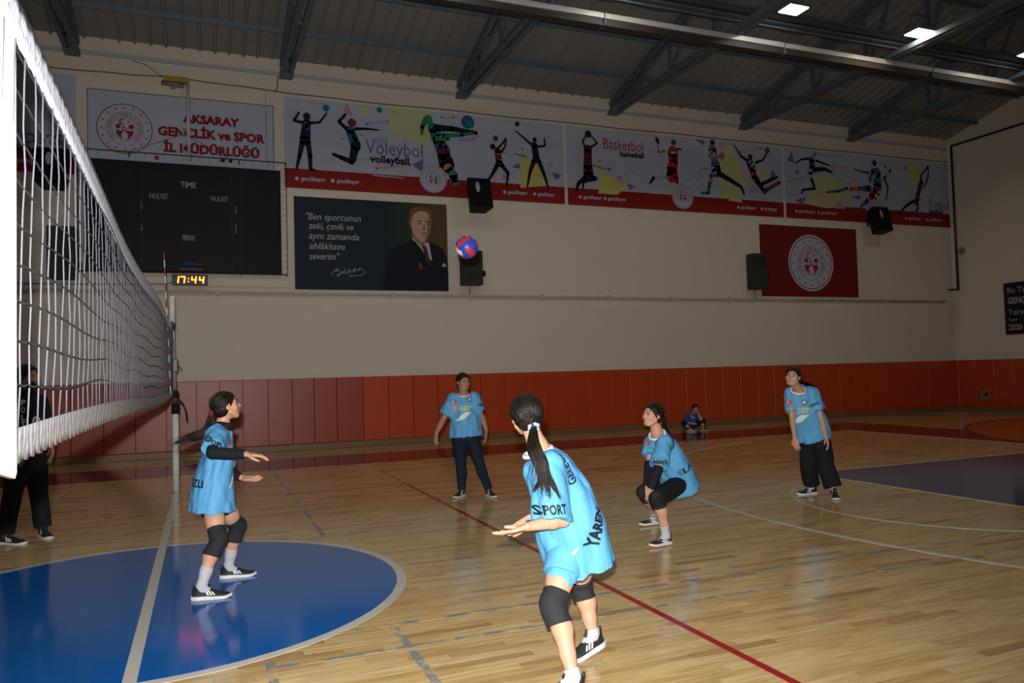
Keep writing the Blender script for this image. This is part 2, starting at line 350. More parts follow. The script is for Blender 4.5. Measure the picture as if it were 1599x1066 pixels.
t = empty('ceiling_rail', (14.25, 8, 8.15), 'beige crosswise ceiling rail running toward the camera above the right lamp', 'ceiling rail')
q = MB(); q.box((14.28, -3, 8.10), (14.40, 11.5, 8.22), bev=0.006); q.build('beam', M('beige_rail', (0.20, 0.17, 0.14), 0.5), t, off=t.location)
q = MB(); q.box((14.40, -3, 8.07), (14.52, 11.5, 8.12)); q.build('flange', steel, t, off=t.location)
# lamps
lampm = M('lamp_diffuser_lit', (1.0, 0.97, 0.92), 0.4, emit=40.0); lampw = M('warm_lamp_diffuser_lit', (1.0, 0.86, 0.7), 0.4, emit=40.0)
housing = M('lamp_housing', (0.25, 0.25, 0.26), 0.4, metal=0.5)
for (x, y) in LAMPS:
    if y < 5 or x < 3.5: 
        if y < 5 or x < 0: continue
    pos = 'left' if x < 9 else ('middle' if x < 12 else 'right')
    lab = {4.2: 'lit square ceiling floodlight above the left of the divider curtain', 7.4: 'lit square ceiling floodlight just above the top edge of the picture', 10.7: 'cool white square ceiling floodlight over the basketball banner', 13.9: 'warm white square ceiling floodlight beside the crosswise rail', 17.25: 'cool white ceiling floodlight at the right edge of the picture', 0.9: 'lit ceiling floodlight nearest the net'}.get(x, 'lit ceiling floodlight')
    t = empty('ceiling_light', (x, y, 8.2), lab, 'ceiling light', 'floodlights under the trusses')
    q = MB(); q.box((x-0.24, y-0.19, 8.16), (x+0.24, y+0.19, 8.24), bev=0.01); q.build('housing', housing, t, off=t.location)
    q = MB(); q.box((x-0.21, y-0.165, 8.15), (x+0.21, y+0.165, 8.162)); q.build('diffuser', lampw if x == 13.9 else lampm, t, off=t.location)
    q = MB(); q.bar((x-0.2, y, 8.22), (x-0.2, y, 8.55), 0.02, 0.03); q.bar((x+0.2, y, 8.22), (x+0.2, y, 8.55), 0.02, 0.03); q.bar((x-0.2, y, 8.55), (x+0.2, y, 8.55), 0.03, 0.02); q.build('bracket', housing, t, off=t.location)

# ================================================================ PRINTS ON THE BACK WALL
white = M('print_white', (0.42, 0.47, 0.60), 0.5); red = M('print_red', (0.235, 0.016, 0.014), 0.5); black = M('print_black', (0.012, 0.012, 0.018), 0.5)
navy = M('print_navy', (0.014, 0.030, 0.10), 0.5); dred = M('print_emblem_red', (0.32, 0.02, 0.025), 0.5)
class Flat:
    """flat printed shapes on a wall plane; each shape is laid a hair above the one before"""
    def __init__(s, y=WY, off=0.03, ax='y'): s.q = MB(); s.y = y; s.d = off+0.0006; s.ax = ax
    def p3(s, u, v): return (u, s.y-s.d, v) if s.ax == 'y' else (s.y-s.d, u, v)
    def up(s, k=0.0005): s.d += k
    def poly(s, pts, m, lift=True):
        if lift: s.up()
        s.q.poly([s.p3(*p) for p in pts], m); return s
    def disc(s, c, r, m, n=24, ry=None, lift=True): return s.poly([(c[0]+r*math.cos(2*math.pi*i/n), c[1]+(ry or r)*math.sin(2*math.pi*i/n)) for i in range(n)], m, lift)
    def ring(s, c, r0, r1, m, n=48, a0=0, a1=360):
        s.up(); A = arc(*c, r0, a0, a1, n); B = arc(*c, r1, a0, a1, n)
        for i in range(n): s.q.poly([s.p3(*p) for p in (A[i], B[i], B[i+1], A[i+1])], m)
    def star(s, c, r, m, rot=90):
        s.poly([(c[0]+(r if i % 2 == 0 else r*0.42)*math.cos(math.radians(rot+36*i)), c[1]+(r if i % 2 == 0 else r*0.42)*math.sin(math.radians(rot+36*i))) for i in range(10)], m, False)
    def limb(s, pts, ws, m):
        """tapered 2D limb"""
        if isinstance(ws, (int, float)): ws = [ws]*len(pts)
        if len(ws) < len(pts): ws = [ws[0]+(ws[-1]-ws[0])*i/(len(pts)-1) for i in range(len(pts))]
        s.up()
        for i in range(len(pts)):
            if i:
                a = Vector(pts[i-1]); c = Vector(pts[i]); d = c-a
                if d.length > 1e-6:
                    n = Vector((-d.y, d.x)).normalized(); s.q.poly([s.p3(*v) for v in (a+n*ws[i-1]/2, c+n*ws[i]/2, c-n*ws[i]/2, a-n*ws[i-1]/2)], m)
            s.disc(pts[i], ws[i]/2, m, 10, lift=False)
    def text(s, body, x, z, size, m, bold=0.0, shear=0.0, align='LEFT', width=None, rot=0.0, spacing=1.0, xs=1.0):
        s.up(); me = text_mesh(body, size, bold, shear, align, spacing, res=2)
        if width and me.vertices:
            xsn = [v.co.x for v in me.vertices]; w = max(xsn)-min(xsn); xs = width/w if w > 0 else 1
        cr, sr = math.cos(rot), math.sin(rot); vs = []
        for v in me.vertices:
            u, w = v.co.x*xs, v.co.y; vs.append(s.q.bm.verts.new(s.p3(x+u*cr-w*sr, z+u*sr+w*cr)))
        mi = s.q.mi(m)
        for p in me.polygons:
            try: f = s.q.bm.faces.new([vs[i] for i in p.vertices]); f.material_index = mi
            except ValueError: pass
        bpy.data.meshes.remove(me)
    def build(s, name, parent):
        o = s.q.build(name, None, parent, off=parent.location, recalc=False); return o
def board(name, x0, x1, z0, z1, label, cat, m, group=None, th=0.03, fr=None):
    t = empty(name, ((x0+x1)/2, WY, z0), label, cat, group)
    q = MB(); q.box((x0, WY-th, z0), (x1, WY-0.001, z1)); q.build('panel', m, t, off=t.location)
    if fr:
        q = MB()
        for a, c in (((x0, z0), (x1, z0)), ((x0, z1), (x1, z1))): q.box((a[0]-0.012, WY-th-0.006, a[1]-0.012), (c[0]+0.012, WY-0.001, a[1]+0.012))
        for xx in (x0, x1): q.box((xx-0.012, WY-th-0.006, z0), (xx+0.012, WY-0.001, z1))
        q.build('frame', fr, t, off=t.location)
    return t
def emblem(t, c, R, off=0.03, backing=True, ring_m=None, detail=True):
    f = Flat(off=off); rm = ring_m or dred
    if backing: f.disc(c, R, white, 48)
    f.ring(c, R*0.90, R*0.935, rm, 56)
    for k in range(16):
        a = math.radians(90+22.5*k); f.star((c[0]+R*0.78*math.cos(a), c[1]+R*0.78*math.sin(a)), R*0.055, rm)
    f.ring(c, R*0.61, R*0.625, rm, 48); f.ring(c, R*0.42, R*0.435, rm, 40)
    txt = 'TÜRKİYE CUMHURİYETİ GENÇLİK VE SPOR BAKANLIĞI'; n = len(txt)
    if detail:
        for i, ch in enumerate(txt):
            if ch == ' ': continue
            a = math.radians(230-280*i/(n-1)); r = R*0.475
            f.text(ch, c[0]+r*math.cos(a), c[1]+r*math.sin(a), R*0.14, rm, bold=0.0, align='CENTER', rot=a-math.pi/2); f.d -= 0.0005
    f.up()
    f.ring((c[0]-R*0.06, c[1]+R*0.25), R*0.075, R*0.10, rm, 20, 50, 320); f.ring((c[0]-R*0.075, c[1]+R*0.25), R*0.07, R*0.115, rm, 20, 90, 270)
    f.star((c[0]+R*0.12, c[1]+R*0.26), R*0.05, rm)
    for s in (-1, 1):
        f.disc((c[0]+s*R*0.22, c[1]+R*0.08), R*0.09, rm, 16)
        f.poly([(c[0]+s*R*x, c[1]+R*z) for x, z in ((0.24, -0.06), (0.30, -0.10), (0.26, -0.24), (0.08, -0.44), (0.12, -0.28), (0.10, -0.18), (0.02, -0.10))], rm)
    f.ring(c, R*0.045, R*0.075, rm, 14, 0, 360); f.limb([(c[0]-R*0.06, c[1]+R*0.1), (c[0]-R*0.06, c[1]-R*0.07)], R*0.035, rm); f.limb([(c[0]+R*0.02, c[1]-R*0.05), (c[0]+R*0.09, c[1]-R*0.10)], R*0.03, rm)
    return f.build('emblem', t)
# colours of the printed figures
PC = {k: M('print_'+k, v, 0.5) for k, v in dict(yellow=(0.55, 0.52, 0.16), lime=(0.50, 0.52, 0.28), purple=(0.17, 0.12, 0.30), lilac=(0.38, 0.32, 0.50), pink=(0.50, 0.20, 0.30), salmon=(0.55, 0.30, 0.32), cyan=(0.22, 0.45, 0.52), teal=(0.03, 0.16, 0.17),
      blue=(0.03, 0.10, 0.26), green=(0.04, 0.22, 0.09), orange=(0.45, 0.14, 0.05), skin=(0.40, 0.20, 0.12), brown=(0.12, 0.05, 0.04), hot=(0.42, 0.02, 0.04), maroon=(0.10, 0.02, 0.03), dark=(0.014, 0.018, 0.032), pale=(0.33, 0.38, 0.50), grey=(0.12, 0.12, 0.14)).items()}
def banner(name, x0, x1, label, zt=7.59, zb=5.62, zr=6.02):
    t = board(name, x0, x1, zb, zt, label, 'banner', white, 'sports banners along the top of the wall')
    f = Flat(); f.poly([(x0, zb), (x1, zb), (x1, zb+0.42), (x0, zb+0.42)], red); f.build('red_strip', t)['label'] = 'red bottom strip with small white account names'
    # faint dotted corner texture
    f = Flat(off=0.0312); random.seed(int(x0*10))
    for i in range(26):
        for j in range(16): f.poly([(x0+0.06+i*0.05+du, zt-0.08-j*0.06+dv) for du, dv in ((0, 0), (0.022, 0), (0.022, 0.022), (0, 0.022))], PC['pale'], False)
    for i in range(20):
        for j in range(10): f.poly([(x1-0.06-i*0.05+du, zt-0.08-j*0.06+dv) for du, dv in ((0, 0), (0.022, 0), (0.022, 0.022), (0, 0.022))], PC['pale'], False)
    setp(f.build('dot_pattern', t), kind='stuff')
    return t
def social(t, items):
    f = Flat(off=0.0325)
    for x, z, w in items:
        f.disc((x-0.09, z+0.035), 0.042, white, 12); f.text('genclikspor', x, z, 0.13, white, bold=0.003, width=w)
    f.build('lettering', t)
def shards(t, L):
    f = Flat(off=0.0325)
    for c, pts in L: f.poly(pts, PC[c])
    setp(f.build('shards', t), 'scattered coloured shards', kind='stuff')
def streaks(t, L):
    f = Flat(off=0.0318)
    for c, pts, w in L: f.limb(pts, w, PC[c])
    setp(f.build('streaks', t), kind='stuff')
S = 0.0042   # metres per zoom pixel, for limb widths
def figure(t, nm, parts):
    f = Flat(off=0.045)
    for p in parts:
        if p[0] == 'o': f.disc(p[1][0], p[2]*S, PC[p[3]], 18)
        elif p[0] == 'p': f.poly(p[1], PC[p[2]])
        else: f.limb(p[1], [w*S for w in p[2]], PC[p[3]])
    o = f.build(nm, t); return o
# --- volleyball banner
t = banner('sports_banner', 2.03, 8.67, 'white volleyball banner with player silhouettes and red bottom strip')
shards(t, [('lime', [(4.294,7.594),(5.283,7.583),(5.262,6.727),(4.326,7.024)]), ('pink', [(3.387,7.574),(3.509,7.296),(3.299,7.405)]), ('yellow', [(3.792,7.564),(3.897,7.4),(3.658,7.298)]),
 ('purple', [(5.097,6.468),(5.089,6.133),(4.844,6.315)]), ('yellow', [(7.539,6.68),(7.993,6.621),(8.18,6.042),(7.492,5.951)]), ('purple', [(7.46,6.543),(7.506,6.42),(7.282,6.436)]), ('purple', [(8.346,6.386),(8.605,6.332),(8.444,6.202)]),
 ('lilac', [(3.864,6.83),(4.301,6.903),(4.143,6.679)]), ('cyan', [(8.197,6.565),(8.407,6.676),(8.35,6.505)]), ('lilac', [(5.943,7.011),(6.494,7.128),(6.322,6.975),(5.965,6.945)]), ('purple', [(7.546,6.925),(7.621,6.898),(7.554,6.86)]), ('pink', [(7.055,6.271),(7.151,6.185),(7.025,6.107)])])
streaks(t, [('lilac', [(3.806,7.151),(4.309,7.265)], 0.05), ('cyan', [(3.266,6.778),(3.693,6.902)], 0.04), ('salmon', [(4.002,6.166),(4.799,6.312)], 0.06), ('cyan', [(3.554,6.327),(4.028,6.385)], 0.05), ('hot', [(7.366,6.77),(7.666,6.714)], 0.03), ('cyan', [(7.069,6.76),(7.315,6.71)], 0.03), ('lilac', [(3.934,6.008),(4.636,5.991)], 0.03), ('cyan', [(2.533,7.498),(2.904,7.515)], 0.03), ('salmon', [(4.402,7.494),(4.579,7.446)], 0.03), ('lilac', [(5.534,7.472),(5.861,7.504)], 0.05), ('cyan', [(7.932,6.286),(8.237,6.212)], 0.03)])
figure(t, 'player_print', [('o', [(2.508,7.198)], 19, 'dark'), ('l', [(2.506,7.071),(2.462,6.665)], (40, 56), 'dark'), ('l', [(2.424,7.05),(2.235,7.079),(2.346,7.267)], (18, 11), 'dark'), ('l', [(2.575,7.056),(2.78,7.089),(2.933,7.304)], (16, 9), 'dark'), ('o', [(2.923,7.419)], 18, 'teal'),
 ('l', [(2.409,6.639),(2.343,6.318),(2.274,6.019)], (30, 12), 'dark'), ('l', [(2.519,6.649),(2.563,6.335),(2.57,6.04),(2.664,6.022)], (30, 12), 'dark'), ('l', [(2.485,7.027),(2.524,6.946)], (24, 30), 'blue')])
figure(t, 'player_print', [('l', [(3.439,6.987),(3.56,6.63)], (46, 56), 'blue'), ('o', [(3.485,7.151)], 23, 'brown'), ('l', [(3.363,7.002),(3.197,7.145),(3.34,7.323)], (22, 12), 'dark'), ('l', [(3.567,7.02),(3.825,7.044),(4.085,7.037)], (18, 7), 'dark'), ('l', [(3.551,6.629),(3.468,6.277)], (50, 32), 'dark'), ('l', [(3.468,6.269),(3.237,6.346),(3.063,6.409)], (30, 16), 'dark'), ('o', [(4.103,7.495)], 15, 'teal'), ('l', [(3.472,6.947),(3.562,6.76)], (20, 26), 'dark'), ('l', [(3.296,7.254),(3.353,7.337)], (14, 10), 'dark')])
figure(t, 'player_print', [('l', [(5.187,7.393),(5.091,7.205),(5.074,7.047)], (36, 12), 'teal'), ('o', [(5.232,7.389)], 26, 'green'), ('l', [(5.343,7.206),(5.474,6.925),(5.584,6.664)], (60, 80), 'teal'), ('l', [(5.337,6.958),(5.708,6.99)], (30, 24), 'green'), ('l', [(5.471,6.79),(5.655,6.737)], (40, 40), 'blue'), ('l', [(5.412,7.212),(5.807,7.226),(6.399,7.179)], (40, 22), 'dark'), ('l', [(5.57,7.046),(6.04,7.101),(6.327,7.173)], (26, 16), 'green'), ('o', [(6.19,7.422)], 38, 'blue'), ('o', [(6.261,7.382)], 22, 'teal'), ('l', [(5.582,6.618),(5.621,6.306)], (76, 70), 'maroon'), ('l', [(5.719,6.494),(5.762,6.361)], (40, 40), 'dark'), ('l', [(5.69,6.288),(5.803,6.138)], (56, 50), 'skin'), ('l', [(5.803,6.138),(5.846,5.969)], (56, 40), 'green')])
figure(t, 'player_print', [('o', [(6.882,7.093)], 16, 'brown'), ('o', [(6.803,6.891)], 17, 'dark'), ('l', [(6.923,6.809),(6.963,6.496)], (38, 40), 'maroon'), ('l', [(6.898,6.816),(7.076,7.017),(7.143,7.116)], (14, 9), 'dark'), ('l', [(7.02,6.779),(7.123,6.927),(7.153,7.107)], (14, 9), 'dark'), ('l', [(6.913,6.47),(6.794,6.253),(6.593,5.972)], (28, 11), 'dark'), ('l', [(7.011,6.477),(7.178,6.28),(7.129,5.951)], (28, 11), 'dark'), ('l', [(6.944,6.704),(6.991,6.615)], (22, 22), 'orange')])
figure(t, 'player_print', [('o', [(7.448,7.494)], 14, 'dark'), ('o', [(7.897,7.153)], 14, 'dark'), ('l', [(7.883,7.014),(7.933,6.664)], (40, 42), 'dark'), ('l', [(7.812,7.023),(7.604,7.179),(7.408,7.317)], (16, 8), 'dark'), ('l', [(7.994,6.991),(8.17,7.024),(8.155,7.204)], (14, 9), 'dark'), ('l', [(7.866,6.635),(7.756,6.368),(7.669,5.995)], (30, 12), 'dark'), ('l', [(7.984,6.644),(8.113,6.346),(8.23,5.984)], (30, 12), 'dark')])
f = Flat(off=0.046); f.text('Voleybol', 3.772, 6.489000000000001, 0.46, PC['purple'], width=1.31); f.text('volleyball', 3.875, 6.3, 0.235, black, bold=0.008, width=0.90); f.build('lettering', t)
social(t, [(2.37, 5.79, 0.52), (3.13, 5.79, 0.5), (7.17, 5.79, 0.5), (7.95, 5.79, 0.45)])
emblem(t, (5.323,6.02), 0.325, off=0.05)
# --- basketball banner
t = banner('sports_banner', 8.76, 15.42, 'white basketball banner with player silhouettes and red bottom strip')
shards(t, [('yellow', [(9.654,6.568),(10.449,6.155),(10.132,5.94),(9.61,5.948)]), ('lime', [(13.319,7.539),(13.715,7.489),(14.228,6.564),(13.899,6.041),(13.301,6.048),(13.226,6.58)]), ('purple', [(9.85,6.602),(10.004,6.64),(9.955,6.493)]), ('purple', [(10.431,6.252),(10.683,6.19),(10.513,6.081)]), ('pink', [(10.107,6.445),(10.317,6.401),(10.211,6.288)]), ('purple', [(12.565,7.564),(12.855,7.573),(12.838,7.415)]), ('salmon', [(13.345,7.562),(13.593,7.554),(13.388,7.42)]), ('purple', [(15.074,6.94),(15.199,6.799),(14.927,6.61)]), ('lilac', [(14.403,6.491),(14.676,6.276),(14.21,6.206)]), ('purple', [(13.979,6.15),(13.995,5.942),(13.77,5.971)]), ('cyan', [(10.308,6.518),(10.442,6.547),(10.415,6.435)]), ('yellow', [(14.657,6.931),(15.014,6.786),(14.692,6.595)]), ('purple', [(9.641,6.799),(9.705,6.773),(9.664,6.735)])])
streaks(t, [('hot', [(9.485,6.652),(9.828,6.573)], 0.03), ('lilac', [(10.466,6.608),(10.933,6.483)], 0.03), ('salmon', [(14.011,7.346),(14.737,7.51)], 0.07), ('cyan', [(12.159,6.466),(12.739,6.587)], 0.03), ('purple', [(12.588,6.455),(12.724,6.791),(12.992,6.81)], 0.02), ('lilac', [(10.538,6.161),(11.006,6.052)], 0.03), ('cyan', [(8.945,6.364),(9.216,6.288)], 0.03), ('cyan', [(14.259,6.146),(14.927,6.1)], 0.03)])
figure(t, 'player_print', [('o', [(9.362,7.422)], 22, 'dark'), ('o', [(9.347,7.22)], 16, 'lime'), ('l', [(9.341,7.046),(9.327,6.66)], (52, 56), 'maroon'), ('l', [(9.273,7.06),(9.198,7.226),(9.31,7.382)], (14, 9), 'dark'), ('l', [(9.428,7.092),(9.604,7.215),(9.438,7.394)], (14, 9), 'dark'), ('l', [(9.327,6.641),(9.338,6.353)], (60, 68), 'maroon'), ('l', [(9.248,6.328),(9.043,6.15),(8.987,5.986)], (30, 15), 'dark'), ('l', [(9.389,6.357),(9.537,6.309),(9.193,6.209),(9.17,6.055)], (30, 11), 'dark')])
figure(t, 'player_print', [('l', [(11.579,7.169),(11.406,7.127),(11.381,7.414)], (16, 10), 'skin'), ('l', [(11.36,7.472),(11.402,7.375)], (28, 22), 'hot'), ('l', [(11.845,7.171),(11.846,6.848)], (76, 66), 'hot'), ('o', [(11.87,7.423)], 19, 'brown'), ('l', [(11.98,7.263),(12.108,7.257)], (14, 12), 'brown'), ('l', [(11.795,6.764),(11.785,6.522)], (72, 84), 'hot'), ('l', [(11.888,6.529),(11.943,6.363)], (40, 20), 'hot'), ('l', [(11.644,6.492),(11.365,6.453)], (20, 12), 'pale'), ('l', [(11.227,6.443),(11.107,6.296)], (24, 12), 'dark'), ('l', [(11.764,7.144),(11.952,7.147)], (14, 14), 'pale'), ('l', [(11.807,7.047),(11.922,6.995)], (18, 14), 'maroon')])
figure(t, 'player_print', [('o', [(13.097,7.528)], 18, 'dark'), ('l', [(13.09,7.354),(13.169,6.947)], (60, 56), 'purple'), ('l', [(13.061,7.269),(13.203,7.156)], (24, 20), 'pale'), ('o', [(13.392,7.188)], 22, 'orange'), ('l', [(12.958,7.158),(13.301,7.143)], (16, 12), 'skin'), ('l', [(13.167,6.906),(13.185,6.742)], (72, 76), 'blue'), ('l', [(13.09,6.817),(13.135,6.738)], (36, 30), 'cyan'), ('l', [(13.257,6.706),(13.67,6.527),(13.99,6.381),(14.068,6.197)], (38, 15), 'dark'), ('l', [(13.033,6.649),(12.963,6.397)], (34, 26), 'skin'), ('l', [(12.947,6.355),(12.904,6.147),(12.695,6.135)], (24, 16), 'teal')])
figure(t, 'player_print', [('o', [(14.917,7.461)], 20, 'brown'), ('o', [(14.332,7.245)], 17, 'dark'), ('l', [(14.304,7.095),(14.404,6.828)], (56, 50), 'maroon'), ('l', [(14.329,7.076),(14.452,6.958)], (30, 26), 'pale'), ('l', [(14.51,7.09),(14.746,7.171),(14.898,7.396)], (18, 11), 'dark'), ('l', [(14.204,7.13),(14.006,7.24),(13.807,7.517)], (22, 9), 'dark'), ('l', [(14.415,6.724),(14.536,6.584)], (50, 46), 'hot'), ('l', [(14.535,6.563),(14.78,6.282)], (40, 28), 'dark'), ('l', [(14.782,6.325),(15.294,6.592)], (30, 22), 'brown'), ('l', [(14.688,6.51),(15.222,6.737)], (26, 20), 'dark'), ('o', [(15.285,6.728)], 14, 'pale')])
f = Flat(off=0.046); f.text('Basketbol', 9.759, 7.092, 0.40, dred, width=1.16); f.text('basketball', 10.249, 6.932, 0.20, black, bold=0.007, width=0.70); f.build('lettering', t)
social(t, [(9.18, 5.79, 0.52), (9.88, 5.79, 0.52), (13.97, 5.79, 0.5), (14.75, 5.79, 0.45)])
emblem(t, (12.092,6.005), 0.325, off=0.05)
# --- football banner
t = banner('sports_banner', 15.51, 21.86, 'white football banner with kicking player silhouettes, nearest the corner')
shards(t, [('lime', [(16.438,6.841),(17.056,6.938),(17.942,6.561),(17.845,6.118),(17.002,5.964),(16.294,6.033)]), ('purple', [(15.774,7.51),(15.857,7.198),(15.595,7.231)]), ('purple', [(15.834,6.139),(16.238,6.242),(16.057,5.977)]), ('lilac', [(17.466,6.233),(17.661,5.972),(17.209,5.975)]), ('yellow', [(20.24,7.49),(20.701,7.49),(20.558,7.067),(20.228,6.704)]), ('yellow', [(20.721,7.193),(21.022,7.041),(20.807,6.74)]), ('purple', [(17.893,6.339),(18.289,6.418),(18.209,6.275)]), ('purple', [(20.084,7.433),(20.192,7.327),(20.04,7.327)]), ('salmon', [(20.743,7.527),(20.896,7.493),(20.775,7.426)]), ('purple', [(15.913,7.006),(16.04,6.909),(15.873,6.882)]), ('lime', [(13.625,7.055),(13.914,6.667),(14.004,5.957),(13.575,5.984)])])
streaks(t, [('salmon', [(17.206,7.154),(17.767,7.206)], 0.05), ('lilac', [(16.678,7.529),(17.363,7.475)], 0.05), ('purple', [(15.564,6.623),(15.764,6.689),(16.236,6.827)], 0.02), ('lilac', [(17.543,6.972),(18.173,6.878)], 0.03), ('cyan', [(19.664,7.345),(20.037,7.287)], 0.02), ('cyan', [(15.547,6.306),(15.94,6.277)], 0.03)])
figure(t, 'player_print', [('o', [(16.588,7.484)], 15, 'purple'), ('l', [(16.478,7.326),(16.483,7.058)], (46, 50), 'blue'), ('l', [(16.364,7.344),(16.128,7.309),(15.889,7.185)], (18, 9), 'dark'), ('l', [(16.632,7.311),(16.902,7.25),(17.14,7.203)], (16, 9), 'dark'), ('l', [(16.516,7.034),(16.927,7.09),(17.231,6.993)], (36, 18), 'dark'), ('l', [(17.195,6.958),(17.365,7.274)], (18, 12), 'pale'), ('l', [(16.411,6.973),(16.432,6.734)], (44, 30), 'lilac'), ('l', [(16.465,6.709),(16.541,6.5),(16.115,6.436),(16.063,6.338)], (24, 12), 'dark')])
figure(t, 'player_print', [('o', [(19.356,7.193)], 32, 'pale'), ('o', [(19.447,7.217)], 12, 'dark'), ('o', [(19.255,7.343)], 9, 'dark'), ('o', [(19.273,7.036)], 9, 'dark'), ('o', [(18.84,7.407)], 21, 'dark'), ('l', [(18.91,7.123),(18.92,6.678)], (76, 72), 'teal'), ('l', [(18.767,7.168),(18.641,6.882)], (34, 30), 'blue'), ('l', [(18.87,7.064),(18.679,6.912)], (20, 18), 'pale'), ('l', [(18.582,7.099),(18.33,7.109),(18.047,7.16)], (18, 9), 'blue'), ('l', [(19.197,7.003),(19.326,6.703),(19.244,6.335)], (22, 12), 'brown'), ('l', [(18.59,6.629),(18.229,6.606)], (46, 34), 'blue'), ('l', [(18.229,6.606),(17.871,6.568)], (30, 26), 'orange'), ('l', [(17.731,6.575),(17.375,6.471),(16.993,6.421)], (24, 16), 'teal'), ('l', [(18.878,6.592),(18.647,6.384)], (66, 50), 'hot'), ('l', [(18.946,6.512),(18.79,6.337)], (34, 30), 'lime'), ('l', [(18.495,6.264),(18.233,6.074)], (34, 18), 'blue')])
figure(t, 'player_print', [('l', [(21.009,7.432),(20.704,7.18),(20.686,6.904)], (14, 16), 'dark'), ('l', [(21.029,7.387),(20.986,7.096),(20.813,6.826)], (12, 14), 'maroon'), ('o', [(21.01,7.455)], 12, 'dark'), ('l', [(20.705,6.963),(20.522,6.522)], (40, 36), 'maroon'), ('l', [(20.517,6.448),(20.432,6.318)], (42, 42), 'hot'), ('l', [(20.319,6.34),(20.004,6.181),(19.74,5.941)], (26, 12), 'dark'), ('l', [(20.507,6.294),(20.494,6.093),(20.272,5.968)], (24, 14), 'blue')])
f = Flat(off=0.046); f.text('Futbol', 20.987, 6.177, 0.40, PC['purple'], width=0.80); f.text('football', 20.994, 6.016, 0.19, black, bold=0.007, width=0.55); f.build('lettering', t)
social(t, [(15.95, 5.79, 0.6), (16.75, 5.79, 0.6), (20.1, 5.79, 0.55), (20.95, 5.79, 0.55)])
emblem(t, (18.735,6.029), 0.325, off=0.05)
# --- kickboxing banner behind the net
t = banner('sports_banner', -8.5, -1.9, 'white kickboxing banner seen through the net, far left')
f = Flat(off=0.05); f.text('kickboks', -3.9160000000000004, 6.168, 0.44, PC['grey'], width=1.75); f.text('kickboxing', -3.217, 5.978000000000001, 0.24, black, bold=0.008, width=1.15); f.build('lettering', t)
figure(t, 'player_print', [('l', [(-4.6, 6.1), (-4.4, 6.6)], (26, 30), 'dark'), ('l', [(-4.4, 6.6), (-4.35, 7.1)], (50, 56), 'blue'), ('o', [(-4.25, 7.32)], 20, 'dark'), ('l', [(-4.3, 6.7), (-3.7, 7.1)], (26, 14), 'dark')])
social(t, [(-3.0, 5.79, 0.5), (-5, 5.79, 0.5)])
# --- directorate sign
t = board('wall_sign', -1.70, 1.81, 5.95, 7.35, 'white directorate sign with red round emblem and red lettering above the scoreboard', 'sign', white, fr=M('thin_grey_frame', (0.22, 0.2, 0.19), 0.5))
emblem(t, (-1.043,6.602), 0.542, backing=False)
f = Flat()
for s_, x0_, x1_, y_, sz in (('AKSARAY', 808, 1283, 346, 0.235), ('GENÇLİK ve SPOR', 595, 1488, 470, 0.25), ('İL MÜDÜRLÜĞÜ', 643, 1440, 592, 0.25)):
    xs_ = {808: [0.041,1.15,6.841], 595: [-0.441,1.642,6.537], 643: [-0.337,1.52,6.208]}[x0_]
    f.text(s_, xs_[0], xs_[2], sz, red, bold=0.013, width=xs_[1]-xs_[0])
f.build('lettering', t)['label'] = 'bold red capital letters'
# --- scoreboard
sbm = M('scoreboard_black', (0.011, 0.013, 0.017), 0.45, noise=0.2, nscale=2); cage = M('black_wire', (0.012, 0.012, 0.013), 0.5)
t = empty('scoreboard', (0.1, WY, 3.70), 'large black unlit electronic scoreboard in a wire cage', 'scoreboard')
q = MB(); q.box((-1.76, WY-0.14, 3.74), (1.93, WY-0.001, 5.94), bev=0.01); q.build('panel', sbm, t, off=t.location)
q = MB()
for x in (-0.95, -0.75, 0.95, 1.15): q.box((x-0.006, WY-0.146, 3.76), (x+0.006, WY-0.139, 5.92))
q.build('seam', M('seam_black', (0.004, 0.004, 0.005), 0.6), t, off=t.location)
q = MB(); X0c, X1c, Z0c, Z1c = -1.84, 2.03, 3.70, 6.07
for y in (WY-0.3,):
    q.tube([(X0c, y, Z0c), (X1c, y, Z0c), (X1c, y, Z1c), (X0c, y, Z1c), (X0c, y, Z0c)], 0.016, n=6)
    for k in range(24): q.tube([(X0c+k*(X1c-X0c)/23, y, Z1c-0.11), (X0c+k*(X1c-X0c)/23, y, Z1c)], 0.004, n=4)
    for k in range(18): q.tube([(X1c-0.09, y, Z0c+k*(Z1c-Z0c)/17), (X1c, y, Z0c+k*(Z1c-Z0c)/17)], 0.004, n=4)
for x in (X0c, -0.95, 1.1, X1c):
    for z in (Z0c, Z1c): q.tube([(x, WY-0.3, z), (x, WY-0.001, z)], 0.010, n=5)
q.tube([(-0.95, WY-0.3, 5.95), (-0.95, WY-0.3, Z1c)], 0.01, n=5); q.tube([(1.1, WY-0.3, 5.95), (1.1, WY-0.3, Z1c)], 0.01, n=5)
q.build('wire_cage', cage, t, off=t.location)
f = Flat(off=0.142); gm = M('faint_print_grey', (0.26, 0.28, 0.30), 0.5)
sb = dict(T=[(-0.024,5.459),(0.262,5.477)], F1=[(-0.605,5.202),(-0.264,5.205)], F2=[(0.533,5.212),(0.88,5.224)], P=[(-0.005,4.382),(0.233,4.391)], L=[(0.04,3.879),(0.315,3.878)], U=[(-0.04,3.779),(0.385,3.784)], V1=[(-0.728,4.959)], V2=[(-0.724,4.553)], V3=[(1.046,4.968)], V4=[(1.041,4.563)])
for k, s_, sz, bd in (('T', 'TIME', 0.17, 0.003), ('F1', 'FAUL/SET', 0.15, 0), ('F2', 'FAUL/SET', 0.15, 0), ('P', 'PERIOD', 0.15, 0.002), ('U', 'www.skorbord.com', 0.06, 0)):
    f.text(s_, sb[k][0][0], sb[k][0][1], sz, gm, bold=bd, width=sb[k][1][0]-sb[k][0][0])
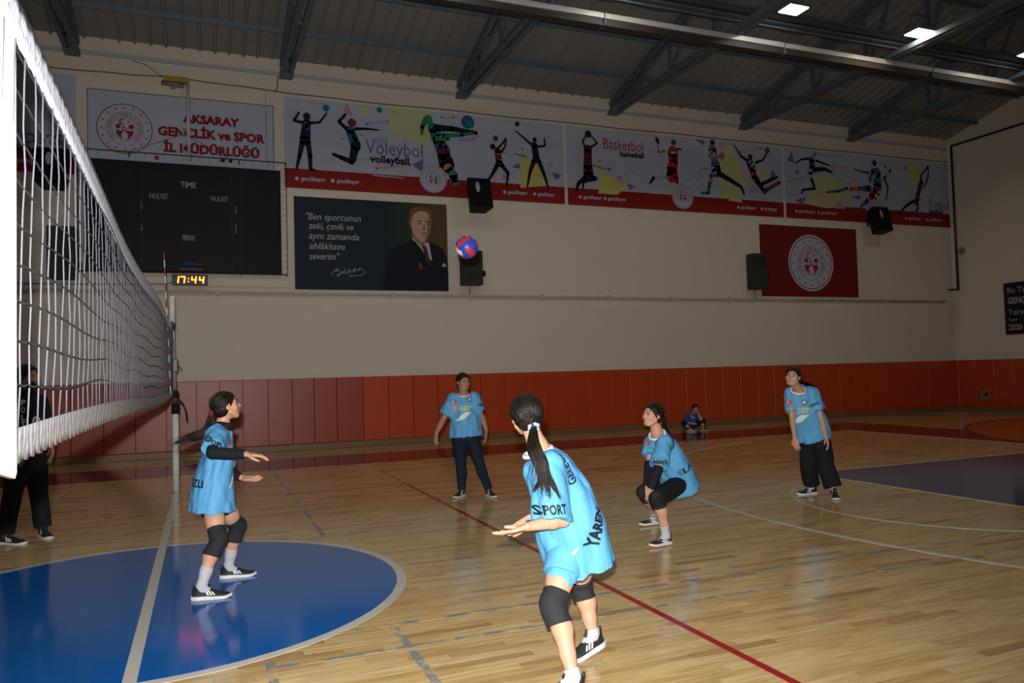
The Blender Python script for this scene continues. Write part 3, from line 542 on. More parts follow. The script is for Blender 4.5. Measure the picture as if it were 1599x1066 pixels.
for k, s_ in (('V1', 'MOLA'), ('V2', 'EV S.'), ('V3', 'MOLA'), ('V4', 'KONUK')): f.text(s_, sb[k][0][0], sb[k][0][1], 0.055, gm, rot=math.pi/2)
f.text('SKOR', sb['L'][0][0], sb['L'][0][1], 0.09, M('print_logo_blue', (0.01, 0.07, 0.22), 0.5), bold=0.004, width=0.2); f.text('bord', sb['L'][0][0]+0.21, sb['L'][0][1], 0.08, M('print_logo_red', (0.2, 0.01, 0.01), 0.5), bold=0.003, width=0.12)
f.build('lettering', t)
# --- clock 17:44
t = empty('digital_clock', (0.13, WY, 3.45), 'small digital clock reading 17:44 in orange under the scoreboard', 'clock')
q = MB(); q.box((-0.20, WY-0.20, 3.46), (0.47, WY-0.12, 3.68), bev=0.008); q.build('case', M('clock_case', (0.02, 0.022, 0.026), 0.4), t, off=t.location)
q = MB(); q.bar((0.0, WY-0.15, 3.68), (0.0, WY-0.15, 3.74), 0.02, 0.02); q.bar((0.3, WY-0.15, 3.68), (0.3, WY-0.15, 3.74), 0.02, 0.02); q.build('bracket', cage, t, off=t.location)
led = M('orange_led_lit', (1.0, 0.20, 0.02), 0.4, emit=7.0); f = Flat(off=0.201)
SEG = {'1': 'bc', '7': 'abc', '4': 'fgbc'}
def digit(f, ch, x, z, w, h):
    P_ = dict(a=((0, h), (w, h)), b=((w, h), (w, h/2)), c=((w, h/2), (w, 0)), f=((0, h), (0, h/2)), g=((0, h/2), (w, h/2)))
    for s_ in SEG[ch]:
        (a, c), (d, e_) = P_[s_]; sl = 0.12
        f.limb([(x+a+c*sl, z+c), (x+d+e_*sl, z+e_)], 0.024, led)
for ch, x in (('1', -0.165), ('7', -0.05), ('4', 0.16), ('4', 0.305)): digit(f, ch, x, 3.51, 0.075, 0.12)
for z in (3.535, 3.595): f.disc((0.105, z), 0.013, led, 10)
f.build('digits', t)['label'] = 'glowing orange digits'
# --- quotation poster with portrait
t = board('portrait_poster', 2.21, 5.63, 3.43, 5.44, 'dark navy poster with white quotation and portrait of a man in a suit', 'poster', M('poster_navy', (0.016, 0.027, 0.042), 0.5))
f = Flat()
pb = bpy.data.materials.new('poster_portrait_ground'); pb.use_nodes = True; nt = pb.node_tree; bs = nt.nodes['Principled BSDF']; bs.inputs['Roughness'].default_value = 0.5; bs.inputs['Specular IOR Level'].default_value = 0.12
g = nt.nodes.new('ShaderNodeNewGeometry'); sp = nt.nodes.new('ShaderNodeSeparateXYZ'); nt.links.new(g.outputs['Position'], sp.inputs[0]); mr = nt.nodes.new('ShaderNodeMapRange'); mr.inputs[1].default_value = 4.2; mr.inputs[2].default_value = 5.6
nt.links.new(sp.outputs[0], mr.inputs[0]); cr = nt.nodes.new('ShaderNodeValToRGB'); nt.links.new(mr.outputs[0], cr.inputs[0]); e = cr.color_ramp.elements; e[0].color = (0.016, 0.027, 0.042, 1); e[1].color = (0.11, 0.06, 0.03, 1)
x_ = e.new(0.35); x_.color = (0.022, 0.045, 0.032, 1); x_ = e.new(0.7); x_.color = (0.075, 0.055, 0.028, 1); nt.links.new(cr.outputs[0], bs.inputs['Base Color'])
f.poly([(4.2, 3.43), (5.63, 3.43), (5.63, 5.44), (4.2, 5.44)], pb)
ff = M('portrait_skin', (0.46, 0.31, 0.22), 0.5); fs = M('portrait_skin_shade', (0.26, 0.14, 0.085), 0.5); fh = M('portrait_hair', (0.17, 0.075, 0.03), 0.5); fb = M('portrait_brow', (0.05, 0.03, 0.025), 0.5)
su = M('portrait_suit', (0.010, 0.014, 0.022), 0.5); shi = M('portrait_shirt', (0.42, 0.41, 0.38), 0.5); ti = M('portrait_tie', (0.035, 0.035, 0.025), 0.5)
for m_, pts in ((su, [(4.275,4.319),(4.394,4.424),(4.602,4.504),(4.782,4.584),(4.859,4.675),(5.172,4.569),(5.353,4.502),(5.504,4.418),(5.592,4.243),(5.631,3.946),(5.634,3.456),(4.082,3.435),(4.132,3.737),(4.211,4.028)]), (fs, [(4.802,4.805),(5.131,4.73),(5.126,4.523),(5.019,4.461),(4.9,4.53),(4.799,4.658)]),
    (fh, [(4.732,4.992),(4.744,5.154),(4.783,5.274),(4.889,5.353),(5.04,5.37),(5.175,5.339),(5.265,5.255),(5.283,5.122),(5.268,5.003),(5.213,5.0),(4.79,4.951)]),
    (ff, [(4.784,4.951),(4.8,5.098),(4.871,5.205),(4.977,5.255),(5.098,5.255),(5.188,5.206),(5.24,5.105),(5.248,4.942),(5.219,4.763),(5.159,4.643),(5.081,4.557),(5.006,4.554),(4.903,4.633),(4.83,4.733),(4.794,4.834)]),
    (fs, [(5.202,5.177),(5.251,5.076),(5.253,4.913),(5.219,4.749),(5.143,4.627),(5.075,4.557),(5.131,4.73),(5.165,4.879),(5.177,5.028)]), (fs, [(4.723,5.007),(4.756,5.032),(4.791,4.981),(4.794,4.849),(4.759,4.876)]),
    (fb, [(4.896,5.0),(4.957,5.041),(5.038,5.033),(5.032,5.012),(4.957,5.018)]), (fb, [(5.116,5.019),(5.183,5.034),(5.231,5.013),(5.225,4.995),(5.177,5.01),(5.122,4.996)]), (fb, [(4.925,4.963),(4.971,4.983),(5.022,4.968),(4.97,4.948)]), (fb, [(5.121,4.96),(5.17,4.977),(5.206,4.961),(5.169,4.945)]),
    (fs, [(5.061,4.963),(5.097,4.965),(5.106,4.833),(5.087,4.802),(5.033,4.815)]), (fh, [(5.001,4.749),(5.071,4.769),(5.146,4.755),(5.14,4.731),(5.071,4.74),(5.007,4.725)]), (fs, [(5.024,4.702),(5.079,4.716),(5.13,4.707),(5.084,4.681)]),
    (shi, [(4.799,4.658),(4.9,4.53),(5.034,4.446),(5.126,4.538),(5.187,4.54),(5.253,4.114),(5.134,4.229),(4.987,4.371),(4.811,4.541)]), (ti, [(5.018,4.446),(5.103,4.47),(5.132,4.406),(5.226,4.01),(5.145,4.052),(5.059,4.226),(5.047,4.388)]),
    (su, [(4.767,4.592),(4.856,4.558),(5.017,4.372),(5.16,4.053),(5.203,3.936),(5.067,3.962),(4.895,4.28)]), (shi, [(5.479,4.017),(5.533,4.086),(5.581,4.034),(5.58,3.99),(5.488,3.996)]), (M('print_medal', (0.25, 0.04, 0.02), 0.5), [(4.926,4.09),(4.98,4.063),(5.032,3.976),(5.021,3.917),(4.952,3.915),(4.933,4.003)])):
    f.poly(pts, m_)
f.build('portrait', t)['label'] = 'painted half figure of a man in dark suit, pale shirt and tie'
f = Flat(); qm = M('quote_grey', (0.33, 0.35, 0.37), 0.5)
for s_, x0_, x1_, z_ in (('"Ben sporcunun', *[2.423,3.613,4.949]), ('zeki, çevik ve', *[2.507,3.475,4.749]), ('aynı zamanda', *[2.503,3.584,4.531]), ('ahlâklısını', *[2.505,3.282,4.308]), ('severim"', *[2.504,3.155,4.085])):
    f.text(s_, x0_, z_, 0.21, qm, bold=0.0015, shear=0.25, width=x1_-x0_)
f.limb([(2.975,3.756),(3.06,3.87),(3.129,3.892),(3.078,3.829),(3.04,3.856),(3.143,3.853),(3.189,3.808),(3.14,3.731),(3.093,3.744),(3.225,3.818),(3.302,3.89),(3.233,3.798),(3.308,3.788),(3.38,3.898),(3.345,3.801),(3.402,3.85),(3.429,3.808),(3.493,3.923),(3.469,3.832),(3.535,3.896),(3.563,3.862),(3.612,3.94),(3.591,3.874),(3.657,3.899),(3.718,3.815),(3.603,3.755),(3.349,3.733)], 0.012, qm)
f.build('lettering', t)['label'] = 'white italic quotation and signature'
# --- red emblem poster
t = board('emblem_poster', 14.57, 18.02, 3.42, 5.40, 'dark red poster with a white round emblem on the right part of the wall', 'poster', M('poster_red', (0.165, 0.015, 0.015), 0.5))
emblem(t, (16.311,4.374), 0.801)
# --- plaque on the right wall
t = empty('wall_plaque', (RX, 14.5, 2.22), 'dark plaque with grey lettering ending 2020 on the right wall', 'sign')
q = MB(); q.box((RX-0.03, 12.6, 2.22), (RX-0.001, 15.43, 3.70)); q.build('panel', M('plaque_dark', (0.020, 0.018, 0.035), 0.5), t, off=t.location)
class FlatR(Flat):
    def p3(s, u, v): return (RX-s.d, 15.43-u, v)
f = FlatR(); pmt = M('plaque_grey', (0.38, 0.36, 0.36), 0.5)
for s_, z, sz, bd, w in (('Bu Tesis', 3.41, 0.22, 0.002, 0.75), ('GENÇLİK', 3.10, 0.25, 0.009, 0.86), ('Tarafından', 2.78, 0.22, 0.002, 1.05), ('Yapımı', 2.60, 0.12, 0, 0.27), ('2020', 2.34, 0.24, 0.007, 0.40)): f.text(s_, 0.10, z, sz, pmt, bold=bd, width=w)
f.build('lettering', t)

# ================================================================ WALL EQUIPMENT
spk = M('speaker_black', (0.010, 0.011, 0.013), 0.5); spg = M('speaker_green_grey', (0.035, 0.042, 0.036), 0.6, noise=0.2, nscale=6); horn = M('horn_grey', (0.35, 0.36, 0.36), 0.4)
for X, lab in ((6.27, 'black tilted wall loudspeaker hanging between volleyball and basketball banners'), (18.5, 'black tilted wall loudspeaker hanging from the football banner'), (-2.22, 'black tilted wall loudspeaker seen through the net')):
    t = empty('loudspeaker', (X, WY-0.1, 5.2), lab, 'loudspeaker', 'black tilted loudspeakers')
    R = Matrix.Rotation(math.radians(-14), 4, 'X')
    def tr(p): v = R @ Vector(p); return (X+v.x, WY-0.42+v.y, 5.60+v.z)
    q = MB(); pr = [(-0.28, -0.17), (0.28, -0.17), (0.19, 0.17), (-0.19, 0.17)]
    q.prism([tr((x, y, -0.36)) for x, y in pr], R.to_3x3() @ Vector((0, 0, 0.72))); q.build('cabinet', spk, t, off=t.location)
    q = MB(); q.prism([tr((x, -0.172, z)) for x, z in ((-0.25, -0.33), (0.25, -0.33), (0.25, 0.33), (-0.25, 0.33))], R.to_3x3() @ Vector((0, -0.012, 0))); q.build('grille', M('speaker_grille', (0.006, 0.007, 0.009), 0.7, bump=0.5, bscale=120), t, off=t.location)
    q = MB(); q.prism([tr((-0.06+0.05*math.cos(a)*1.0, -0.19, 0.12+0.13*math.sin(a))) for a in [i*math.pi/8 for i in range(16)]], R.to_3x3() @ Vector((0, -0.01, 0))); q.build('horn', horn, t, off=t.location)
    q = MB(); q.bar((X, WY-0.25, 5.65), (X, WY-0.0, 5.65), 0.05, 0.08); q.bar((X, WY-0.02, 5.5), (X, WY-0.02, 5.8), 0.10, 0.03); q.build('bracket', cage, t, off=t.location)
for X, z0, z1, lab in ((6.15, 3.56, 4.35, 'grey green box fixture on the wall directly below the flying ball'), (14.31, 3.58, 4.54, 'dark ribbed box fixture left of the red emblem poster'), (-2.13, 3.54, 4.55, 'dark box fixture on the wall behind the net')):
    t = empty('wall_unit', (X, WY, z0), lab, 'wall unit', 'dark boxes fixed on the wall')
    q = MB(); q.box((X-0.24, WY-0.30, z0), (X+0.24, WY-0.02, z1), bev=0.012); q.build('case', spg, t, off=t.location)
    q = MB()
    for k in range(6): q.box((X-0.22, WY-0.312, z1-0.08-k*0.05), (X+0.22, WY-0.298, z1-0.06-k*0.05))
    q.build('louvre', cage, t, off=t.location)
    q = MB(); q.tube([(X+0.24, WY-0.16, z0+0.28), (X+0.33, WY-0.16, z0+0.28)], 0.07, n=12); q.build('knob', spk, t, off=t.location)
    q = MB(); q.bar((X, WY-0.03, z0-0.25), (X, WY-0.03, z0+0.1), 0.04, 0.03); q.build('bracket', horn, t, off=t.location)
pipe = M('painted_pipe', (0.50, 0.44, 0.38), 0.6)
def wallrun(name, pts, r, m, lab, cat, n=6):
    q = MB(); q.tube(pts, r, n=n); o = q.build(name, m, None, loc=pts[0], off=pts[0]); return setp(o, lab, cat)
t = empty('conduit', (10, WY, 3.33), 'cream wall pipe running the full wall below the posters', 'pipe')
q = MB(); q.tube([(-8, WY-0.05, 3.36), (2, WY-0.05, 3.335), (12, WY-0.05, 3.32), (21.6, WY-0.05, 3.32)], 0.028, n=8); q.build('pipe', pipe, t, off=t.location)
for k in range(14):
    x = -3+k*1.83; q = MB(); q.box((x-0.03, WY-0.085, 3.28), (x+0.03, WY, 3.38)); q.build('clip', pipe, t, off=t.location)
q = MB(); q.box((21.45, WY-0.10, 2.35), (21.75, WY, 3.36), bev=0.01); q.build('downpipe_box', M('cream_box', (0.58, 0.52, 0.45), 0.7), t, off=t.location)
wallrun('cable', [(-8, WY-0.02, 3.47), (-2, WY-0.03, 3.47), (-0.3, WY-0.04, 3.50), (-0.1, WY-0.05, 3.56)], 0.009, cage, 'thin dark cable running to the digital clock', 'cable')
random.seed(9); pts = []
for i in range(60):
    x = -4.5+i*0.45; pts.append((x, WY-0.025, 7.72+0.025*math.sin(i*0.8)+0.012*math.sin(i*2.1) if x < 2 else 7.66+0.01*math.sin(i*0.9)))
wallrun('cable', pts, 0.012, M('grey_cable', (0.10, 0.09, 0.085), 0.6), 'long dark cable strung above the sports banners', 'cable')
wallrun('cable', [(-0.9, WY-0.02, 8.0), (-0.65, WY-0.03, 7.95), (-0.45, WY-0.04, 7.80), (-0.2, WY-0.03, 7.68)], 0.008, MATS['grey_cable'], 'short drooping cable above the directorate sign', 'cable')
wallrun('cable', [(1.92, WY-0.02, 8.0), (1.90, WY-0.03, 7.75), (1.86, WY-0.03, 7.66)], 0.010, cage, 'short vertical cable below the second truss', 'cable')
wallrun('cable', [(1.66, WY-0.045, 7.66), (1.66, WY-0.045, 6.6), (1.67, WY-0.045, 5.98)], 0.004, cage, 'thin vertical wire over the right end of the directorate sign', 'cable')
# antenna mast with siren
t = empty('antenna_mast', (0.14, WY-0.15, 6.0), 'thin white mast with guy wires and a yellow siren in front of the directorate sign', 'mast')
q = MB(); q.tube([(0.14, WY-0.15, 6.02), (0.13, WY-0.15, 7.66)], 0.035, n=8); q.build('pole', M('white_pole', (0.55, 0.57, 0.60), 0.5), t, off=t.location)
q = MB(); q.tube([(0.03, WY-0.16, 6.02), (0.03, WY-0.16, 7.45), (-0.03, WY-0.14, 7.6)], 0.012, n=6); q.build('cable', MATS['white_pole'], t, off=t.location)
q = MB()
for x in (-1.0, 0.95): q.tube([(0.06, WY-0.18, 6.55), (x, WY-0.2, 6.08)], 0.006, n=4)
q.tube([(0.10, WY-0.18, 6.35), (0.20, WY-0.2, 6.05)], 0.008, n=4); q.build('guy_wire', cage, t, off=t.location)
q = MB(); q.box((-0.32, WY-0.25, 7.60), (0.16, WY-0.08, 7.70), bev=0.01); q.build('siren_case', M('siren_yellow', (0.42, 0.24, 0.03), 0.5), t, off=t.location)['label'] = 'yellow siren case'
q = MB(); q.tube([(-0.36, WY-0.17, 7.57), (0.06, WY-0.17, 7.54)], 0.05, n=10); q.tube([(-0.15, WY-0.20, 7.52), (-0.15, WY-0.22, 7.46)], 0.05, n=10); q.build('siren_horn', M('siren_grey', (0.30, 0.33, 0.33), 0.35, metal=0.6), t, off=t.location)
q = MB(); q.sphere((-0.45, WY-0.3, 5.99), 0.045, M('cap_red', (0.3, 0.02, 0.02), 0.5), 10); q.build('cap', None, t, off=t.location)
q = MB(); q.sphere((0.78, WY-0.3, 6.04), 0.05, cage, 10); q.sphere((0.93, WY-0.3, 6.03), 0.04, cage, 10); q.build('coil', None, t, off=t.location)
# pipes at the corner
dp = M('dark_pipe', (0.015, 0.015, 0.018), 0.45)
t = empty('corner_pipe', (RX, 16.9, 3.65), 'black gas pipe running down the corner and along the right wall', 'pipe')
q = MB(); q.tube([(RX-0.05, 8.0, 8.12), (RX-0.05, 16.83, 8.12)], 0.035, n=8); q.build('pipe', dp, t, off=t.location)
q = MB(); q.tube([(RX-0.05, 16.85, 8.14), (RX-0.05, 16.85, 3.66)], 0.035, n=8); q.build('pipe', dp, t, off=t.location)
q = MB(); q.tube([(RX-0.05, 16.85, 3.68), (RX-0.35, 16.95, 3.68)], 0.03, n=8); q.build('pipe', dp, t, off=t.location)
q = MB(); q.tube([(RX-0.001, 16.7, 4.85), (RX-0.03, 16.7, 4.85)], 0.11, n=16); setp(q.build('alarm_disc', M('pale_disc', (0.16, 0.22, 0.28), 0.5), None), 'small pale blue round fitting beside the corner pipe', 'alarm')
t = empty('socket_box', (RX, 16.05, 0.33), 'small brown socket box on the padding of the right wall', 'socket')
q = MB(); q.box((RX-0.13, 15.95, 0.33), (RX-0.065, 16.22, 0.62), bev=0.01); q.build('cover', M('socket_tan', (0.26, 0.16, 0.09), 0.5), t, off=t.location)
q = MB(); q.tube([(RX-0.125, 16.04, 0.50), (RX-0.15, 16.04, 0.50)], 0.055, n=12); q.build('outlet', dp, t, off=t.location)

# ================================================================ NET
tape_m = M('white_net_tape', (0.52, 0.54, 0.66), 0.7, bump=0.25, bscale=90); strand = M('net_cord', (0.055, 0.055, 0.075), 0.7)
strand_d = M('net_cord_dark', (0.016, 0.018, 0.024), 0.7)
NB = 1.72; NE = 10.75
t = empty('volleyball_net', (0, 6.2, 1.4), 'long volleyball net with white top tape stretched from the left edge to the post', 'net')
def top_z(y): return float(np.interp(y, [1.7, 1.9, 2.6, 3.3, 4.2, 5.6, 8, 10.8], [2.36, 2.35, 2.322, 2.298, 2.276, 2.262, 2.258, 2.26]))
def bot_z(y): return 1.425+0.02*math.sin((y-1.7)*0.9)-0.05*max(0, (y-6)/5)
def nx(y, z): return 0.012*math.sin(y*1.3+z*2)
random.seed(3); N = 91
q = MB(); qd = MB()
for i in range(N):
    y = NB+0.06+i*(NE-NB-0.1)/(N-1); zt, zb = top_z(y)-0.05, bot_z(y); ph = random.uniform(0, 6)
    q.tube([(nx(y, zt+(zb-zt)*k/9)+random.uniform(-.003, .003), y+0.008*math.sin(k*1.1+ph)*(0.5 if k in (0, 9) else 1), zt+(zb-zt)*k/9) for k in range(10)], 0.0023, n=4)
for r in range(9):
    pts = []
    for i in range(N*2):
        y = NB+i*(NE-NB)/(N*2-1); zt, zb = top_z(y)-0.02, bot_z(y); pts.append((nx(y, 2), y, zt+(zb-zt)*(r+0.9)/10+0.008*math.sin(i*3.14159)*0+0.010*math.sin(i*0.19+r)-0.004*abs(math.sin(i*math.pi/2))))
    qd.tube(pts, 0.0024, n=4)
o = setp(q.build('vertical_cords', strand, t, off=t.location), 'pale grey vertical net cords', kind='stuff')
o = setp(qd.build('horizontal_cords', strand_d, t, off=t.location), 'dark horizontal net cords', kind='stuff')
def ribbon(nm, m, fz, w, th, n, wob, y0=NB, y1=NE, gath=0.0):
    q = MB(); rows = []
    for i in range(n+1):
        y = y0+(y1-y0)*i/n; z = fz(y); ww = w if not callable(w) else w(y)
        rows.append([q.bm.verts.new((nx(y, z)+sx*th/2+wob*math.sin(i*2.4+k)*(1 if 0 < k < 3 else 0.6), y, z+(k-1.5)/3*ww+gath*math.sin(i*1.9)*(k == 0))) for sx in (-1, 1) for k in range(4)])
    for a, c in zip(rows, rows[1:]):
        idx = [0, 1, 2, 3, 7, 6, 5, 4]
        for k in range(8):
            i0, i1 = idx[k], idx[(k+1) % 8]; f = q.bm.faces.new((a[i0], a[i1], c[i1], c[i0])); f.smooth = True
    return q.build(nm, m, t, off=t.location)
ribbon('top_tape', tape_m, lambda y: top_z(y)-0.042, 0.088, 0.008, 300, 0.0025)
lace = bpy.data.materials.new('sheer_white_tape'); lace.use_nodes = True; nt = lace.node_tree; bs = nt.nodes['Principled BSDF']; bs.inputs['Base Color'].default_value = (0.74, 0.74, 0.75, 1); bs.inputs['Roughness'].default_value = 0.7
g = nt.nodes.new('ShaderNodeNewGeometry'); wv = nt.nodes.new('ShaderNodeTexWave'); wv.bands_direction = 'Y'; wv.inputs['Scale'].default_value = 14; wv.inputs['Distortion'].default_value = 3.0; nt.links.new(g.outputs['Position'], wv.inputs['Vector'])
cr = nt.nodes.new('ShaderNodeValToRGB'); cr.color_ramp.elements[0].color = (0.16, 0.16, 0.18, 1); cr.color_ramp.elements[1].color = (0.42, 0.41, 0.44, 1); nt.links.new(wv.outputs['Color'], cr.inputs[0]); nt.links.new(cr.outputs[0], bs.inputs['Base Color'])
ribbon('bottom_tape', lace, lambda y: bot_z(y)-0.03, lambda y: 0.075 if y > 3 else 0.075+0.0*y, 0.006, 420, 0.002, gath=0.003)
q = MB(); q.prism([(-0.005, 1.52, 1.39), (-0.005, 1.70, 1.372), (-0.005, 1.885, 1.338), (-0.005, 1.90, 1.350), (-0.005, 1.90, 2.36), (-0.005, 1.52, 2.46)], (0.01, 0, 0)); q.build('side_band', M('side_band_white', (0.8, 0.8, 0.8), 0.7), t, off=t.location)['label'] = 'broad white side band at the near end'
q = MB(); q.box((-0.008, NE-0.02, 1.33), (0.008, NE+0.02, 2.30)); q.build('side_band', strand_d, t, off=t.location)['label'] = 'narrow dark side band at the far end'
f = Flat(ax='x'); f.y = 0.0153
class FlatN(Flat):
    def p3(s, u, v): return (0.0056, 1.52+u, v)
f = FlatN(); f.text('SJ', 0.10, 1.52, 0.16, M('print_violet', (0.05, 0.02, 0.2), 0.5), bold=0.004); f.build('lettering', t)
q = MB(); q.tube([(0, 1.0, 2.36), (0, NB, 2.35)], 0.005, n=6); q.tube([(0, NE, 2.25), (0, 11.72, 2.23)], 0.005, n=6); q.tube([(0, NE, 1.36), (0, 11.72, 1.42)], 0.004, n=6); q.tube([(0, 0.9, 1.45), (0, 1.55, 1.40)], 0.004, n=6)
q.build('tension_cord', strand_d, t, off=t.location)
# antenna
t2 = empty('net_antenna', (0.0, 9.9, 1.4), 'red and white striped antenna standing up at the far end of the net', 'antenna')
A0 = Vector((0.007,9.95,1.383)); A1 = Vector((-0.044,9.8,3.039))
for k in range(18):
    a = A0+(A1-A0)*k/18; c = A0+(A1-A0)*(k+1)/18; q = MB(); q.tube([a, c], 0.007, n=8); q.build('band', M('antenna_red', (0.35, 0.03, 0.03), 0.5) if k % 2 else M('antenna_white', (0.7, 0.7, 0.68), 0.5), t2, off=t2.location)
# post
t = empty('net_post', (0, 11.75, 0), 'white telescopic volleyball net post standing behind the net', 'post')
pw = M('white_post_paint', (0.62, 0.66, 0.70), 0.35); X = -0.03
q = MB(); q.tube([(0, 11.75, 0), (0, 11.75, 1.15)], 0.043, n=20); q.build('lower_tube', pw, t, off=t.location)
q = MB(); q.tube([(0, 11.75, 1.12), (X, 11.75, 2.40)], 0.027, n=16); q.build('inner_tube', M('steel_tube', (0.5, 0.55, 0.62), 0.25, metal=0.7), t, off=t.location)
q = MB(); q.tube([(X, 11.75, 2.34), (X, 11.75, 2.72)], 0.040, n=20); q.build('head_tube', pw, t, off=t.location)
q = MB(); q.tube([(X, 11.75, 2.27), (X, 11.75, 2.345)], 0.044, n=16); q.build('tape_wrap', M('blue_tape', (0.01, 0.04, 0.2), 0.4), t, off=t.location)['label'] = 'blue tape wrap'
q = MB(); q.tube([(0, 11.75, 1.08), (0, 11.75, 1.22)], 0.052, n=14); q.tube([(0, 11.75, 1.30), (0, 11.75, 1.40)], 0.045, n=14); q.box((-0.05, 11.68, 1.22), (0.05, 11.80, 1.27)); q.build('collar_clamp', spk, t, off=t.location)
q = MB(); q.box((-0.05, 11.66, 1.66), (0.04, 11.80, 1.84), bev=0.01); q.tube([(0.03, 11.70, 1.75), (0.09, 11.68, 1.70)], 0.008, n=6); q.build('winch', M('winch_dark', (0.02, 0.035, 0.04), 0.4), t, off=t.location)
q = MB(); q.tube([(0.04, 11.72, 1.28), (0.10, 11.70, 1.22), (0.14, 11.69, 1.10), (0.145, 11.69, 0.98)], 0.012, n=6); q.build('strap', spk, t, off=t.location)
q = MB(); q.tube([(0, 11.75, 0), (0, 11.75, 0.012)], 0.06, n=20); q.build('floor_collar', housing, t, off=t.location)

# ================================================================ BALL
BC = Vector((2.61, 6.654, 2.678)); BR = 0.105
t = empty('volleyball', BC, 'blue, red and white panelled volleyball in mid air above the players', 'ball')
q = MB(); q.sphere((0, 0, 0), BR-0.002, M('ball_seam', (0.05, 0.04, 0.15), 0.5), 24); q.build('bladder', None, t)
bc = [M('ball_blue', (0.035, 0.07, 0.50), 0.35), M('ball_red', (0.60, 0.035, 0.045), 0.35), M('ball_white', (0.75, 0.74, 0.75), 0.35)]
Rb = Matrix.Rotation(math.radians(35), 3, 'Y') @ Matrix.Rotation(math.radians(40), 3, 'Z') @ Matrix.Rotation(math.radians(25), 3, 'X')
fi = 0
for ax in range(3):
    for sg in (-1, 1):
        for s_ in range(3):
            q = MB(); n = 6; gap = 0.012
            u0 = -1+2*s_/3+gap; u1 = -1+2*(s_+1)/3-gap; grid = []
            for i in range(n+1):
                rowv = []
                for j in range(2*n+1):
                    u = u0+(u1-u0)*i/n; v = (-1+gap)+(2-2*gap)*j/(2*n); tu, tv = math.tan(u*math.pi/4), math.tan(v*math.pi/4)
                    c = [0, 0, 0]; c[ax] = sg; c[(ax+1) % 3] = tu; c[(ax+2) % 3] = tv
                    p = (Rb @ Vector(c)).normalized()*BR; rowv.append(q.bm.verts.new(p))
                grid.append(rowv)
            for i in range(n):
                for j in range(2*n): f_ = q.bm.faces.new((grid[i][j], grid[i+1][j], grid[i+1][j+1], grid[i][j+1])); f_.smooth = True
            q.build('panel', bc[1] if s_ == 1 else (bc[2] if (fi == 1 and s_ == 2) or (fi == 4 and s_ == 0) or fi == 3 and s_ == 2 else bc[0]), t)
        fi += 1
